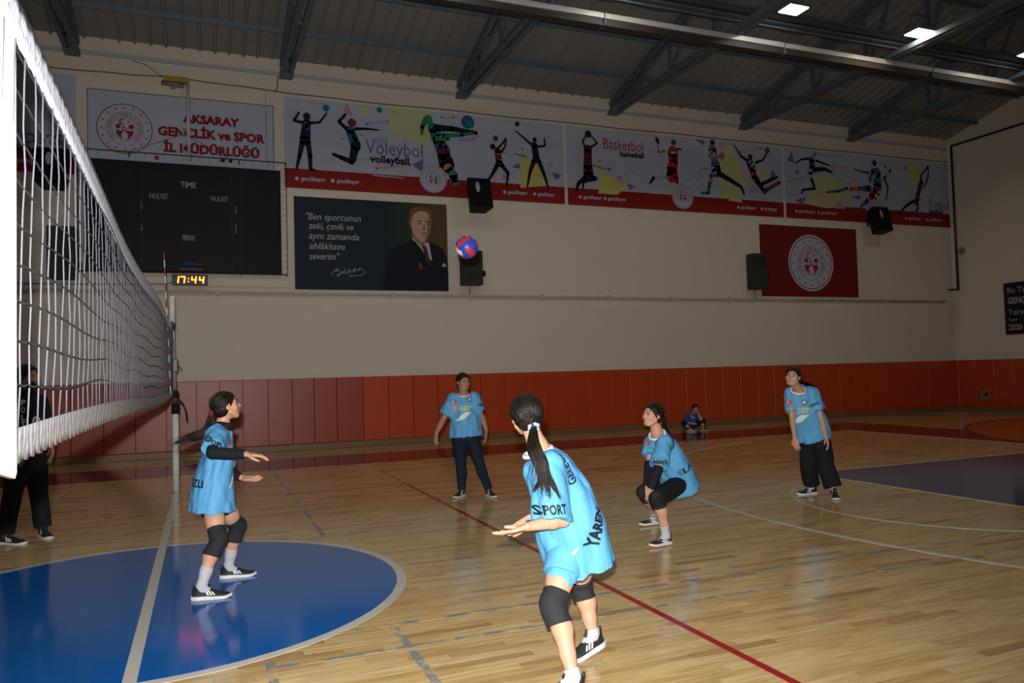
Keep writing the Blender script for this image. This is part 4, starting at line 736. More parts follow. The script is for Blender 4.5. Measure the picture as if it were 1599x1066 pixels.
# ================================================================ PEOPLE
def V(p): return np.array(p, dtype=np.float64)
def nrm(v): v = V(v); return v/max(1e-9, np.linalg.norm(v))
def lerp(a, b, t): return V(a)*(1-t)+V(b)*t
class Field:
    """signed distance field of limbs and folds, turned into one continuous mesh"""
    def __init__(s, vox): s.v = vox; s.ops = []; s.tag = ''
    def _op(s, fn, lo, hi, k, cut): s.ops.append((fn, V(lo), V(hi), k, cut, s.tag)); return s
    def eval(s, X, Y, Z, tags):
        lo = (X.min(), Y.min(), Z.min()); hi = (X.max(), Y.max(), Z.max()); c = np.full(np.broadcast(X, Y, Z).shape, 0.1)
        for fn, l, h, k, cut, tg in s.ops:
            if tg not in tags or cut or any(l[i]-0.02 > hi[i] or h[i]+0.02 < lo[i] for i in range(3)): continue
            d = fn(X, Y, Z); hh = np.maximum(k-np.abs(c-d), 0)/k; c = np.minimum(c, d)-hh*hh*k/4
        return c
    def cap(s, a, b, ra, rb=None, k=0.012, cut=False):
        a = V(a); b = V(b); rb = ra if rb is None else rb; d = b-a; L2 = max(d.dot(d), 1e-12)
        def fn(X, Y, Z):
            t = np.clip(((X-a[0])*d[0]+(Y-a[1])*d[1]+(Z-a[2])*d[2])/L2, 0, 1)
            return np.sqrt((X-a[0]-t*d[0])**2+(Y-a[1]-t*d[1])**2+(Z-a[2]-t*d[2])**2)-(ra+(rb-ra)*t)
        r = max(ra, rb); return s._op(fn, np.minimum(a, b)-r, np.maximum(a, b)+r, k, cut)
    def chain(s, pts, rs, k=0.012):
        for i in range(len(pts)-1): s.cap(pts[i], pts[i+1], rs[i], rs[i+1], k)
        return s
    def ell(s, c, r, R=None, k=0.012, cut=False):
        c = V(c); r = V(r); R = np.eye(3) if R is None else np.array(R)
        def fn(X, Y, Z):
            x, y, z = X-c[0], Y-c[1], Z-c[2]
            q = [(R[i, 0]*x+R[i, 1]*y+R[i, 2]*z)/r[i] for i in range(3)]
            k0 = np.sqrt(q[0]**2+q[1]**2+q[2]**2); k1 = np.sqrt((q[0]/r[0])**2+(q[1]/r[1])**2+(q[2]/r[2])**2)
            return k0*(k0-1)/np.maximum(k1, 1e-9)
        m = max(r); return s._op(fn, c-m, c+m, k, cut)
    def plane(s, p, n, lo, hi, k=0.004):
        """cut away the side the normal points to"""
        p = V(p); n = nrm(n)
        def fn(X, Y, Z): return -((X-p[0])*n[0]+(Y-p[1])*n[1]+(Z-p[2])*n[2])
        return s._op(fn, lo, hi, k, True)
    def loft(s, P_, rx, ry, S_, k=0.012, flat=(True, True), cut=False, pw=2.0, under=None):
        P_ = [V(p) for p in P_]; n = len(P_); S_ = [nrm(S_)]*n if np.ndim(S_) == 1 else [nrm(x) for x in S_]
        segs = []
        for i in range(n-1):
            d = P_[i+1]-P_[i]; L = np.linalg.norm(d); segs.append((P_[i], d/L, L))
        def fn(X, Y, Z):
            best = None; out = None; big = None
            for i, (p, d, L) in enumerate(segs):
                x, y, z = X-p[0], Y-p[1], Z-p[2]; t0 = (x*d[0]+y*d[1]+z*d[2])/L; t = np.clip(t0, 0, 1)
                cx, cy, cz = x-d[0]*L*t, y-d[1]*L*t, z-d[2]*L*t; dist = cx*cx+cy*cy+cz*cz
                sd = S_[i][None]*(1) if False else nrm(nrm(S_[i]+S_[i+1])-d*np.dot(nrm(S_[i]+S_[i+1]), d)); nn = np.cross(d, sd)
                u = cx*sd[0]+cy*sd[1]+cz*sd[2]; w = cx*nn[0]+cy*nn[1]+cz*nn[2]; ax = (t0-t)*L
                a = rx[i]+(rx[i+1]-rx[i])*t; b = ry[i]+(ry[i+1]-ry[i])*t; mn = np.minimum(a, b)
                end0 = i == 0 and flat[0]; end1 = i == n-2 and flat[1]
                axr = ax.copy()
                if end0: axr = np.where(ax < 0, 0, axr)
                if end1: axr = np.where(ax > 0, 0, axr)
                if pw == 2.0: rad = np.sqrt((u/a)**2+(w/b)**2+(axr/mn)**2)
                else: rad = (np.abs(u/a)**pw+np.abs(w/b)**pw+np.abs(axr/mn)**pw)**(1/pw)
                dd = (rad-1)*mn
                d2 = (rad/1.45-1)*mn*1.45
                if end0: dd = np.maximum(dd, -t0*L); d2 = np.maximum(d2, -t0*L)
                if end1: dd = np.maximum(dd, (t0-1)*L); d2 = np.maximum(d2, (t0-1)*L)
                if under is not None and L > 0: big = d2 if best is None else np.where(dist < best, d2, big)
                if best is None: best = dist; out = dd
                else:
                    out = np.where(dist < best, dd, out); best = np.minimum(best, dist)
            if under is not None: out = np.minimum(out, np.maximum(under[0].eval(X, Y, Z, under[1])-under[2], big))
            return out
        m = max(max(rx), max(ry)); A = np.array(P_); return s._op(fn, A.min(0)-m, A.max(0)+m, k, cut)
    def mesh(s, name, mat, off, fold=None, smooth=2):
        v = s.v; adds = [o for o in s.ops if not o[4]]
        lo = np.min([o[1] for o in adds], 0)-3*v-0.01; hi = np.max([o[2] for o in adds], 0)+3*v+0.01
        n = np.ceil((hi-lo)/v).astype(int)+1; val = np.full(n, 0.1, dtype=np.float32)
        ax = [lo[i]+v*np.arange(n[i]) for i in range(3)]
        for fn, l, h, k, cut, _tg in s.ops:
            a = np.clip(np.floor((l-k-2*v-lo)/v).astype(int), 0, n-1); b = np.clip(np.ceil((h+k+2*v-lo)/v).astype(int)+1, 1, n)
            if np.any(b <= a): continue
            sl = tuple(slice(a[i], b[i]) for i in range(3)); X = ax[0][sl[0]][:, None, None]; Y = ax[1][sl[1]][None, :, None]; Z = ax[2][sl[2]][None, None, :]
            d = fn(X, Y, Z); c = val[sl]
            if cut:
                d = -d; hh = np.maximum(k-np.abs(c-d), 0)/k; val[sl] = np.maximum(c, d)+hh*hh*k/4
            else:
                hh = np.maximum(k-np.abs(c-d), 0)/k; val[sl] = np.minimum(c, d)-hh*hh*k/4
        if fold is not None:
            near = np.argwhere(np.abs(val) < 0.03); p = lo+near*v
            val[near[:, 0], near[:, 1], near[:, 2]] += fold(p[:, 0], p[:, 1], p[:, 2])
        val[[0, -1]] = 0.1; val[:, [0, -1]] = 0.1; val[:, :, [0, -1]] = 0.1
        ins = val < 0; C = ins.astype(np.int8)
        cnt_ = sum(C[i:n[0]-1+i, j:n[1]-1+j, k:n[2]-1+k] for i in (0, 1) for j in (0, 1) for k in (0, 1))
        mask = (cnt_ > 0) & (cnt_ < 8); cells = np.argwhere(mask); idx = np.full(mask.shape, -1, dtype=np.int64); idx[mask] = np.arange(len(cells))
        acc = np.zeros((len(cells), 3)); num = np.zeros(len(cells))
        for a in ((0, 0, 0), (1, 0, 0), (0, 1, 0), (0, 0, 1), (1, 1, 0), (1, 0, 1), (0, 1, 1)):
            for d in range(3):
                if a[d]: continue
                b = list(a); b[d] = 1
                va = val[cells[:, 0]+a[0], cells[:, 1]+a[1], cells[:, 2]+a[2]]; vb = val[cells[:, 0]+b[0], cells[:, 1]+b[1], cells[:, 2]+b[2]]
                cr_ = (va < 0) != (vb < 0); t = np.where(cr_, va/np.where(va == vb, 1, va-vb), 0)
                pp = np.array(a)[None]+np.eye(3)[d][None]*t[:, None]; acc += pp*cr_[:, None]; num += cr_
        pos = lo+(cells+acc/num[:, None])*v; quads = []
        for d in range(3):
            o1, o2 = (d+1) % 3, (d+2) % 3
            A = [slice(1, -1)]*3; B = [slice(1, -1)]*3; A[d] = slice(0, -1); B[d] = slice(1, None)
            ia = ins[tuple(A)]; ib = ins[tuple(B)]; E = np.argwhere(ia != ib)
            if not len(E): continue
            flip = ia[E[:, 0], E[:, 1], E[:, 2]]; E = E.copy(); E[:, o1] += 1; E[:, o2] += 1
            def cell(d1, d2): q = E.copy(); q[:, o1] -= d1; q[:, o2] -= d2; return idx[q[:, 0], q[:, 1], q[:, 2]]
            Q = np.stack([cell(1, 1), cell(0, 1), cell(0, 0), cell(1, 0)], 1); Q[~flip] = Q[~flip][:, ::-1]; quads.append(Q)
        Q = np.concatenate(quads); Q = Q[(Q >= 0).all(1)]
        for _ in range(smooth):
            sm = np.zeros_like(pos); ct = np.zeros(len(pos))
            for i in range(4):
                a, b = Q[:, i], Q[:, (i+1) % 4]; np.add.at(sm, a, pos[b]); np.add.at(sm, b, pos[a]); np.add.at(ct, a, 1); np.add.at(ct, b, 1)
            pos = pos*0.5+0.5*sm/np.maximum(ct, 1)[:, None]
        pos = pos-V(off); me = bpy.data.meshes.new(name); me.vertices.add(len(pos)); me.vertices.foreach_set('co', pos.astype(np.float32).ravel())
        me.loops.add(Q.size); me.loops.foreach_set('vertex_index', Q.ravel().astype(np.int32)); me.polygons.add(len(Q)); me.polygons.foreach_set('loop_start', (np.arange(len(Q))*4).astype(np.int32))
        me.polygons.foreach_set('use_smooth', np.ones(len(Q), dtype=bool)); me.update(calc_edges=True); me.validate(); me.materials.append(mat); return me

def frame(F_, U_):
    f = nrm(F_); l = nrm(np.cross(U_, f)); u = np.cross(f, l); return f, l, u     # forward, left, up
def hand(fd, W, D, N, hs=1.0, left=True, curl=0.35, k=0.006, spread=0.10, thumb=0.75):
    """W wrist, D direction of the fingers, N direction the palm faces"""
    D = nrm(D); N = nrm(V(N)-D*np.dot(N, D)); S_ = np.cross(D, N)   # S points to the thumb side for one hand
    if not left: S_ = -S_
    W = V(W)
    for i, x in enumerate((0.027, 0.009, -0.009, -0.025)):
        kn = W+D*(0.076-abs(i-1)*0.004)*hs+S_*x*hs
        fd.cap(W+S_*x*0.55*hs, kn, 0.0125*hs, 0.0105*hs, k*1.6)
        L = (0.036, 0.041, 0.038, 0.030)[i]*hs; p = kn; ang = curl*0.6; dr = nrm(D+S_*(x/0.027)*spread)
        for j, (ll, r) in enumerate(((1.0, 0.0088), (0.66, 0.0080), (0.52, 0.0072))):
            dd = dr*math.cos(ang)+N*math.sin(ang); q = p+dd*L*ll; fd.cap(p, q, r*hs, (r-0.0006)*hs, 0.003); p = q; ang += curl
    b = W+D*0.018*hs+S_*0.024*hs; m = b+(D*0.6+S_*thumb+N*0.35)*0.036*hs; e = m+(D*0.9+S_*0.25+N*0.35)*0.030*hs; g = e+nrm(D+N*0.3)*0.022*hs
    fd.chain([b, m, e, g], [0.0135*hs, 0.0105*hs, 0.0092*hs, 0.0078*hs], 0.005)
def head(fd, c, F_, U_, h=0.215):
    f, l, u = frame(F_, U_); s = h/0.21; R = (f, l, u); c = V(c)
    def p(a, b, z): return c+(f*a+l*b+u*z)*s
    fd.ell(p(-0.014, 0, 0.026), V((0.090, 0.074, 0.080))*s, R, 0.02)
    fd.ell(p(0.026, 0, -0.028), V((0.060, 0.056, 0.070))*s, R, 0.03)
    fd.ell(p(0.055, 0, -0.084), V((0.022, 0.024, 0.018))*s, R, 0.02)
    for b in (-1, 1):
        fd.ell(p(0.050, b*0.036, -0.022), V((0.026, 0.022, 0.030))*s, R, 0.02)
        fd.cap(p(0.01, b*0.055, -0.045), p(0.050, b*0.028, -0.085), 0.016*s, 0.014*s, 0.02)
        fd.ell(p(0.092, b*0.029, 0.004), V((0.016, 0.017, 0.012))*s, R, 0.010, cut=True)
        fd.cap(p(0.074, b*0.012, 0.022), p(0.066, b*0.044, 0.022), 0.008*s, 0.007*s, 0.010)
    fd.chain([p(0.076, 0, 0.012), p(0.096, 0, -0.018)], [0.007*s, 0.009*s], 0.010)
    fd.ell(p(0.097, 0, -0.023), V((0.011, 0.010, 0.009))*s, R, 0.006)
    for b in (-1, 1): fd.ell(p(0.088, b*0.011, -0.026), V((0.008, 0.007, 0.007))*s, R, 0.006)
    fd.ell(p(0.080, 0, -0.047), V((0.010, 0.021, 0.0065))*s, R, 0.006); fd.ell(p(0.078, 0, -0.058), V((0.010, 0.018, 0.007))*s, R, 0.006)
    for b in (-1, 1):
        fd.ell(p(-0.006, b*0.076, -0.002), V((0.019, 0.007, 0.030))*s, R, 0.008); fd.ell(p(0.002, b*0.083, 0.002), V((0.009, 0.006, 0.016))*s, R, 0.004, cut=True)
    return p, (f, l, u), s
skin_m = M('skin', (0.52, 0.285, 0.19), 0.5, 0.4, sss=0.08, noise=0.05, nscale=12); eye_w = M('eye_white', (0.30, 0.27, 0.25), 0.6, 0.1); iris = M('iris_dark', (0.015, 0.009, 0.006), 0.4, 0.2)
skin_d = M('skin_tanned', (0.36, 0.19, 0.12), 0.5, 0.4, sss=0.08, noise=0.05, nscale=12)
lip_m = M('lips', (0.42, 0.14, 0.11), 0.4); hair_m = M('dark_brown_hair', (0.008, 0.0052, 0.004), 0.40, 0.30, bump=0.3, bscale=220); hair_l = M('hair_light_strand', (0.026, 0.017, 0.012), 0.38, 0.4); brow_m = M('eyebrow', (0.02, 0.012, 0.01), 0.6)
jersey_m = M('sky_blue_jersey', (0.098, 0.345, 0.62), 0.6, 0.3, noise=0.09, nscale=9, bump=0.55, bscale=14)
blk = M('black_cloth', (0.010, 0.011, 0.014), 0.85, 0.2, bump=0.2, bscale=200); navyc = M('dark_navy_denim', (0.010, 0.017, 0.032), 0.8, 0.2, bump=0.2, bscale=250)
padm = M('knee_pad_black', (0.016, 0.018, 0.022), 0.8, 0.3, bump=0.3, bscale=150); sock = M('white_sock', (0.42, 0.42, 0.46), 0.85, bump=0.3, bscale=180)
shoeb = M('shoe_black', (0.012, 0.013, 0.016), 0.6, bump=0.3, bscale=250); solem = M('shoe_sole_white', (0.6, 0.6, 0.6), 0.45); stripe = M('shoe_stripe_white', (0.75, 0.75, 0.75), 0.4)
collar_m = M('white_collar', (0.72, 0.74, 0.76), 0.7); print_blk = M('jersey_print_black', (0.008, 0.009, 0.014), 0.6)
jp = {k: M('jersey_print_'+k, v, 0.6) for k, v in dict(red=(0.55, 0.02, 0.03), white=(0.70, 0.74, 0.78), orange=(0.62, 0.30, 0.12), yellow=(0.55, 0.58, 0.10), blue=(0.06, 0.18, 0.42), navy=(0.02, 0.03, 0.10), aqua=(0.35, 0.62, 0.75)).items()}

def shoe_parts(dark=shoeb, swoosh=False):
    xs = [-0.070, -0.055, -0.03, 0.0, 0.04, 0.08, 0.115, 0.145, 0.168, 0.182]; wd = [0.014, 0.026, 0.033, 0.035, 0.036, 0.041, 0.043, 0.038, 0.026, 0.010]; tp = [0.050, 0.082, 0.088, 0.084, 0.074, 0.058, 0.048, 0.043, 0.036, 0.028]
    def up(X, Y, Z):
        w = np.interp(X, xs, wd); t = np.interp(X, xs, tp); r = np.sqrt((Y/w)**2+(np.maximum(Z-0.02, 0)/(t-0.02))**2); d = (r-1)*np.minimum(w, t-0.02); d = np.maximum(d, xs[0]-X+0*Y); d = np.maximum(d, X-xs[-1]+0*Y); return np.maximum(d, 0.018-Z)
    def so(X, Y, Z):
        w = np.interp(X, xs, wd)+0.005; lift = 0.010*np.clip((X-0.12)/0.06, 0, 1)**2; th = 0.030-0.008*np.clip((X)/0.15, 0, 1)
        d = np.maximum(np.abs(Y)-w, np.abs(Z-lift-th/2)-th/2); return np.maximum(d, np.maximum(xs[0]-0.006-X, X-xs[-1]-0.006)+0*Y)
    f = Field(0.004); f._op(up, (-0.075, -0.05, 0), (0.19, 0.05, 0.09), 0.004, False); f.cap((-0.022, 0, 0.07), (-0.015, 0, 0.094), 0.036, 0.034, 0.012); f.cap((-0.062, 0, 0.07), (-0.068, 0, 0.098), 0.009, 0.008, 0.01)
    f.cap((0.03, 0, 0.088), (0.02, 0, 0.108), 0.012, 0.011, 0.01); f.cap((-0.018, 0, 0.085), (-0.014, 0, 0.12), 0.026, 0.026, 0.006, cut=True)
    u = f.mesh('shoe', dark, (0, 0, 0), smooth=1)
    f = Field(0.004); f._op(so, (-0.085, -0.055, -0.002), (0.2, 0.055, 0.045), 0.004, False); so_ = f.mesh('sole', solem, (0, 0, 0), smooth=2)
    bv = BVHTree.FromPolygons([v.co for v in u.vertices], [p.vertices for p in u.polygons]); st = []
    def side(pts, nm, mat):
        q = MB()
        for sy in (-1, 1):
            g = []
            for a, b in pts:
                r0 = []
                for k in range(7):
                    x = a[0]+(b[0]-a[0])*k/6; z = a[1]+(b[1]-a[1])*k/6; h = bv.ray_cast(Vector((x, sy*0.09, z)), Vector((0, -sy, 0)))
                    r0.append(q.bm.verts.new((h[0]+h[1]*0.0018) if h[0] else Vector((x, sy*0.03, z))))
                g.append(r0)
            for a, b in zip(g, g[1:]):
                for k in range(6): q.bm.faces.new((a[k], a[k+1], b[k+1], b[k]))
        me = bpy.data.meshes.new(nm); bmesh.ops.recalc_face_normals(q.bm, faces=q.bm.faces[:]); q.bm.to_mesh(me); q.bm.free(); me.materials.append(mat); return me
    if swoosh: st.append(('stripe', side([((-0.045, 0.050), (-0.045, 0.052)), ((0.0, 0.034), (-0.002, 0.042)), ((0.03, 0.030), (0.025, 0.044)), ((0.06, 0.036), (0.055, 0.045)), ((0.085, 0.050), (0.083, 0.052))], 'stripe', stripe)))
    else:
        for k in range(3):
            x = 0.012+k*0.020; st.append(('stripe', side([((x+0.020, 0.034), (x, 0.068-k*0.006)), ((x+0.031, 0.034), (x+0.011, 0.066-k*0.006))], 'stripe', stripe)))
    q = MB()
    for k in range(5):
        x = 0.040+k*0.013; z = 0.086-k*0.008
        h = bv.ray_cast(Vector((x, 0, 0.2)), Vector((0, 0, -1))); z = h[0].z+0.001 if h[0] else z
        q.tube([(x-0.004, -0.018, z-0.006), (x, 0, z+0.002), (x+0.004, 0.018, z-0.006)], 0.0022, n=5)
    me = bpy.data.meshes.new('laces'); q.bm.to_mesh(me); q.bm.free(); me.materials.append(dark if not swoosh else sock); st.append(('laces', me))
    return u, so_, st
SHOES = shoe_parts(); SHOES2 = shoe_parts(M('shoe_navy_black', (0.014, 0.016, 0.026), 0.7, bump=0.3, bscale=250), True)
def put_shoe(par, base, an, D, up=(0, 0, 1), kind=SHOES, sc=1.0):
    """an = ankle joint (0.085 above the sole), D = toe direction"""
    f, l, u = frame(D, up); f = nrm(V(D)); l = nrm(np.cross(up, f)); u = np.cross(f, l)
    mt = Matrix(((f[0], l[0], u[0], 0), (f[1], l[1], u[1], 0), (f[2], l[2], u[2], 0), (0, 0, 0, 1))) @ Matrix.Scale(sc, 4)
    p = V(an)-u*0.088*sc+f*0.012*sc; o = link('shoe', kind[0], par); o.matrix_local = Matrix.Translation(Vector(p)-Vector(base)) @ mt
    link('sole', kind[1], o); 
    for nm, me in kind[2]: link(nm, me, o)
def bvh(me): return BVHTree.FromPolygons([v.co.copy() for v in me.vertices], [tuple(p.vertices) for p in me.polygons])
def decal(parent, base, target, c, N, U_, items, name, lab=None, off=0.0022):
    """printed shapes laid on cloth: projected along -N around point c; items = ('t', text, size, x, y, mat, bold, width, rot) or ('p', pts, mat)"""
    bv = bvh(target); c = V(c)-V(base); n = nrm(N); eye = V((0.3706, 0, 1.5306))-V(base); h0 = bv.ray_cast(Vector(eye), Vector(nrm(c-eye)))
    if h0[0] is not None: c = V(h0[0])
    l = nrm(np.cross(U_, n)); u = np.cross(n, l); q = MB(); lift = 0
    for it in items:
        lift += 0.0004
        if it[0] == 't':
            _, body, size, x0, y0, mat, bold, width, rot = it; me = text_mesh(body, size, bold, 0, 'CENTER', res=2); b2 = bmesh.new(); b2.from_mesh(me); bpy.data.meshes.remove(me)
            if not b2.verts: b2.free(); continue
            w0 = max(v.co.x for v in b2.verts)-min(v.co.x for v in b2.verts); xs = width/w0 if width else 1
            for v in b2.verts: X, Y = v.co.x*xs, v.co.y; v.co = Vector((x0+X*math.cos(rot)-Y*math.sin(rot), y0+X*math.sin(rot)+Y*math.cos(rot), 0))
        else:
            b2 = bmesh.new(); b2.faces.new([b2.verts.new((x, y, 0)) for x, y in it[1]]); mat = it[2]
        bmesh.ops.triangulate(b2, faces=b2.faces[:])
        for _k in range(5):
            es = [e for e in b2.edges if e.calc_length() > 0.012]
            if not es: break
            bmesh.ops.subdivide_edges(b2, edges=es, cuts=1); bmesh.ops.triangulate(b2, faces=[f for f in b2.faces if len(f.verts) > 3])
        b2.verts.index_update(); vs = {}; mi = q.mi(mat)
        for v in b2.verts:
            o = c+l*v.co.x+u*v.co.y+n*0.20; h = bv.ray_cast(Vector(o), Vector(-n), 0.42)
            if h[0] is not None: vs[v.index] = q.bm.verts.new(h[0]+h[1]*(off+lift))
        for f in b2.faces:
            k = [v.index for v in f.verts]
            if all(i in vs for i in k):
                p = [vs[i].co for i in k]
                if max((p[0]-p[1]).length, (p[1]-p[2]).length, (p[2]-p[0]).length) > 0.06: continue
                
                try: g = q.bm.faces.new([vs[i] for i in k])
                except ValueError: continue
                g.material_index = mi; g.smooth = True
        b2.free()
    if not q.bm.faces: q.bm.free(); return
    o = q.build(name, None, parent, recalc=False)
    if lab: o['label'] = lab
def circ(x, y, r, n=16, a0=0, a1=360): return [(x+r*math.cos(math.radians(a0+(a1-a0)*i/n)), y+r*math.sin(math.radians(a0+(a1-a0)*i/n))) for i in range(n)]
def flag(x, y, r): return [('p', circ(x, y, r), jp['red']), ('p', circ(x-r*0.15, y, r*0.55), jp['white']), ('p', circ(x+r*0.05, y, r*0.42), jp['red'])]
def badge(x, y, r): return [('p', circ(x, y, r), jp['navy']), ('p', circ(x, y, r*0.62), jp['white']), ('p', circ(x+r*0.15, y, r*0.30), jp['red'])]
def chest(y):
    it = []
    for i, (k, ch) in enumerate((('orange', 'M'), ('orange', 'A'), ('aqua', 'G'), ('yellow', 'E'), ('yellow', 'P'))): it.append(('t', ch, 0.085, -0.09+i*0.045, y, jp[k], 0.003, 0.040, 0))
    it += [('p', [(-0.085, y-0.13), (0.02, y-0.02), (0.11, y-0.02), (0.03, y-0.10)], jp['white'])]; return it
def folds(seed, amp=0.004, fr=26.0, axis=(0, 0, 1), stretch=0.3):
    r = np.random.RandomState(seed); ax = nrm(axis); t1 = nrm(np.cross(ax, (0.3, 0.8, 0.5))); t2 = np.cross(ax, t1)
    W_ = []
    for i in range(7):
        a = r.uniform(0, 2*math.pi); W_.append((t1*math.cos(a)+t2*math.sin(a)+ax*r.uniform(-stretch, stretch), r.uniform(0.5, 1.3)*fr, r.uniform(0, 6), r.uniform(0.4, 1)))
    def fn(x, y, z):
        o = 0
        for w, k, ph, am in W_: o = o+am*(0.64-np.abs(np.sin(0.5*k*(w[0]*x+w[1]*y+w[2]*z)+ph+1.3*np.sin(11*(x*w[2]+y*w[0]+z*w[1])))))*2
        return amp*o*0.6
    return fn
def hair_strands(name, par, base, guides, n, spread0, spread1, r0, seed, mat=None, light=0.2, mats=None):
    """bundles of thin tapered strands along a guide line"""
    rs = np.random.RandomState(seed); q = MB(); G = [V(g) for g in guides]
    for i in range(n):
        a = rs.uniform(0, 2*math.pi); rr = math.sqrt(rs.uniform(0, 1)); e1 = nrm(rs.normal(size=3)); ln = rs.uniform(0.72, 1.0); ph = rs.uniform(0, 6); m = len(G)*3
        d1 = nrm(G[-1]-G[0]); s1 = nrm(np.cross(d1, (0.2, 0.5, 1))); s2 = np.cross(d1, s1); off0 = (s1*math.cos(a)+s2*math.sin(a))*rr; pts = []
        fan = rs.normal(size=3)*0.35
        for k in range(m+1):
            t = ln*k/m*(len(G)-1); j = min(int(t), len(G)-2); w = t-j
            p0, p1, p2, p3 = G[max(j-1, 0)], G[j], G[j+1], G[min(j+2, len(G)-1)]
            p = 0.5*((2*p1)+(-p0+p2)*w+(2*p0-5*p1+4*p2-p3)*w*w+(-p0+3*p1-3*p2+p3)*w**3)
            tt = k/m; sp = spread0*(1-tt)+spread1*tt; pts.append(p+off0*sp*(0.6+0.6*math.sin(math.pi*min(1, tt*1.3)))+fan*spread1*tt**2+e1*0.004*math.sin(5*tt+ph)-V(base))
        q.tube(pts, [r0*(1-0.75*(k/m)) for k in range(m+1)], (hair_l if rs.uniform() < light else hair_m), n=4)
    return q.build(name, None, par)
def scalp(par, base, p, fr, s, tie, n, seed, light=0.15):
    """strands combed over the skull to the hair tie"""
    f, l, u = fr; rs = np.random.RandomState(seed); q = MB(); cc = p(-0.014, 0, 0.026); R3 = V((0.098, 0.083, 0.088))*s
    def loc(d): return cc+f*d[0]*R3[0]+l*d[1]*R3[1]+u*d[2]*R3[2]
    td = V(tie)-cc; td = nrm((td.dot(f)/R3[0], td.dot(l)/R3[1], td.dot(u)/R3[2]))
    for i in range(n):
        a = rs.uniform(-math.pi*0.98, math.pi*0.98)/2*1.15   # along the hairline from ear to ear
        st = nrm((0.62*math.cos(a)+0.05, math.sin(a)*1.0, 0.85*math.cos(a)-0.25)) if rs.uniform() < 0.6 else nrm((rs.uniform(-0.6, 0.5), rs.uniform(-1, 1), rs.uniform(0.1, 1)))
        om = math.acos(max(-1, min(1, float(st.dot(td))))); pts = []
        for k in range(10):
            t = k/9*0.97; d = (math.sin((1-t)*om)*st+math.sin(t*om)*td)/max(math.sin(om), 1e-3); pts.append(loc(nrm(d)*(1.0+0.012*math.sin(i*2.3)+0.03*math.sin(math.pi*t)))-V(base))
        q.tube(pts, [0.0008*s+0.0013*s*math.sin(math.pi*(0.15+0.8*k/9)) for k in range(10)], hair_l if rs.uniform() < light else hair_m, n=4)
    return q.build('combed_hair', None, par)
def add_face(par, base, p, fr, s, lips=True):
    f, l, u = fr; b0 = V(base)
    for b in (-1, 1):
        q = MB(); c = p(0.0745, b*0.029, 0.004)-b0; q.sphere(c, 0.0098*s, eye_w, 12); e = q.build('eye', None, par)
        q = MB(); q.sphere(c+f*0.0055*s, 0.0070*s, iris, 10); q.build('iris', None, e)
        q = MB(); q.tube([p(0.088, b*0.012, 0.022)-b0, p(0.088, b*0.027, 0.028)-b0, p(0.078, b*0.044, 0.023)-b0], [0.0022*s, 0.003*s, 0.0014*s], n=6); q.build('eyebrow', brow_m, par)
        q = MB(); q.tube([p(0.086, b*0.016, 0.008)-b0, p(0.0885, b*0.029, 0.0125)-b0, p(0.080, b*0.043, 0.008)-b0], [0.001*s, 0.0018*s, 0.001*s], n=5); q.build('eyelash', brow_m, par)
    q = MB(); q.tube([p(0.078, -0.020, -0.052)-b0, p(0.0865, -0.008, -0.0485)-b0, p(0.088, 0, -0.050)-b0, p(0.0865, 0.008, -0.0485)-b0, p(0.078, 0.020, -0.052)-b0], [0.0015*s, 0.0036*s, 0.0034*s, 0.0036*s, 0.0015*s], n=8)
    q.tube([p(0.078, -0.018, -0.054)-b0, p(0.0860, 0, -0.058)-b0, p(0.078, 0.018, -0.054)-b0], [0.0015*s, 0.0044*s, 0.0015*s], n=8); q.build('lips', lip_m, par)
def hair_cap(par, base, p, fr, s, vox, front=0.024, slope=0.75, nape=True, mat=None, puff=0.0, cut_d=0.0):
    f, l, u = fr; R = (f, l, u); fd = Field(vox)
    fd.ell(p(-0.014, 0, 0.026), V((0.100+puff, 0.084+puff, 0.090+puff))*s, R, 0.01)
    if nape: fd.ell(p(-0.040, 0, -0.022), V((0.060+puff, 0.064+puff, 0.060))*s, R, 0.03)
    # side hair over the temples, ending above the ear
    c = p(front, 0, 0); n = f-u*slope; m = 0.3; fd.plane(c, n, V(c)-m, V(c)+m, 0.006)
    fd.ell(p(0.098, 0, -0.03), V((0.075, 0.074, 0.095))*s, R, 0.012, cut=True)
    for b in (-1, 1): fd.ell(p(0.004, b*0.092, -0.012), V((0.026, 0.026, 0.030))*s, R, 0.008, cut=True)
    ff = lambda x, y, z: 0.0012*np.sin(260*((x-c[0])*l[0]+(y-c[1])*l[1]+(z-c[2])*l[2])+6*np.sin(30*z))
    return link('hair', fd.mesh('hair', mat or hair_m, base, fold=ff, smooth=1), par)
def ring_tube(name, par, base, c, n, S_, rx, ry, r, mat, dip=0.0, N=28):
    n = nrm(n); s1 = nrm(V(S_)-n*np.dot(S_, n)); s2 = np.cross(n, s1); q = MB(); pts = [V(c)+s1*math.cos(2*math.pi*i/N)*rx+s2*math.sin(2*math.pi*i/N)*ry-n*dip*max(0, math.sin(2*math.pi*i/N))-V(base) for i in range(N+1)]
    q.tube(pts, r, n=8); return q.build(name, mat, par)

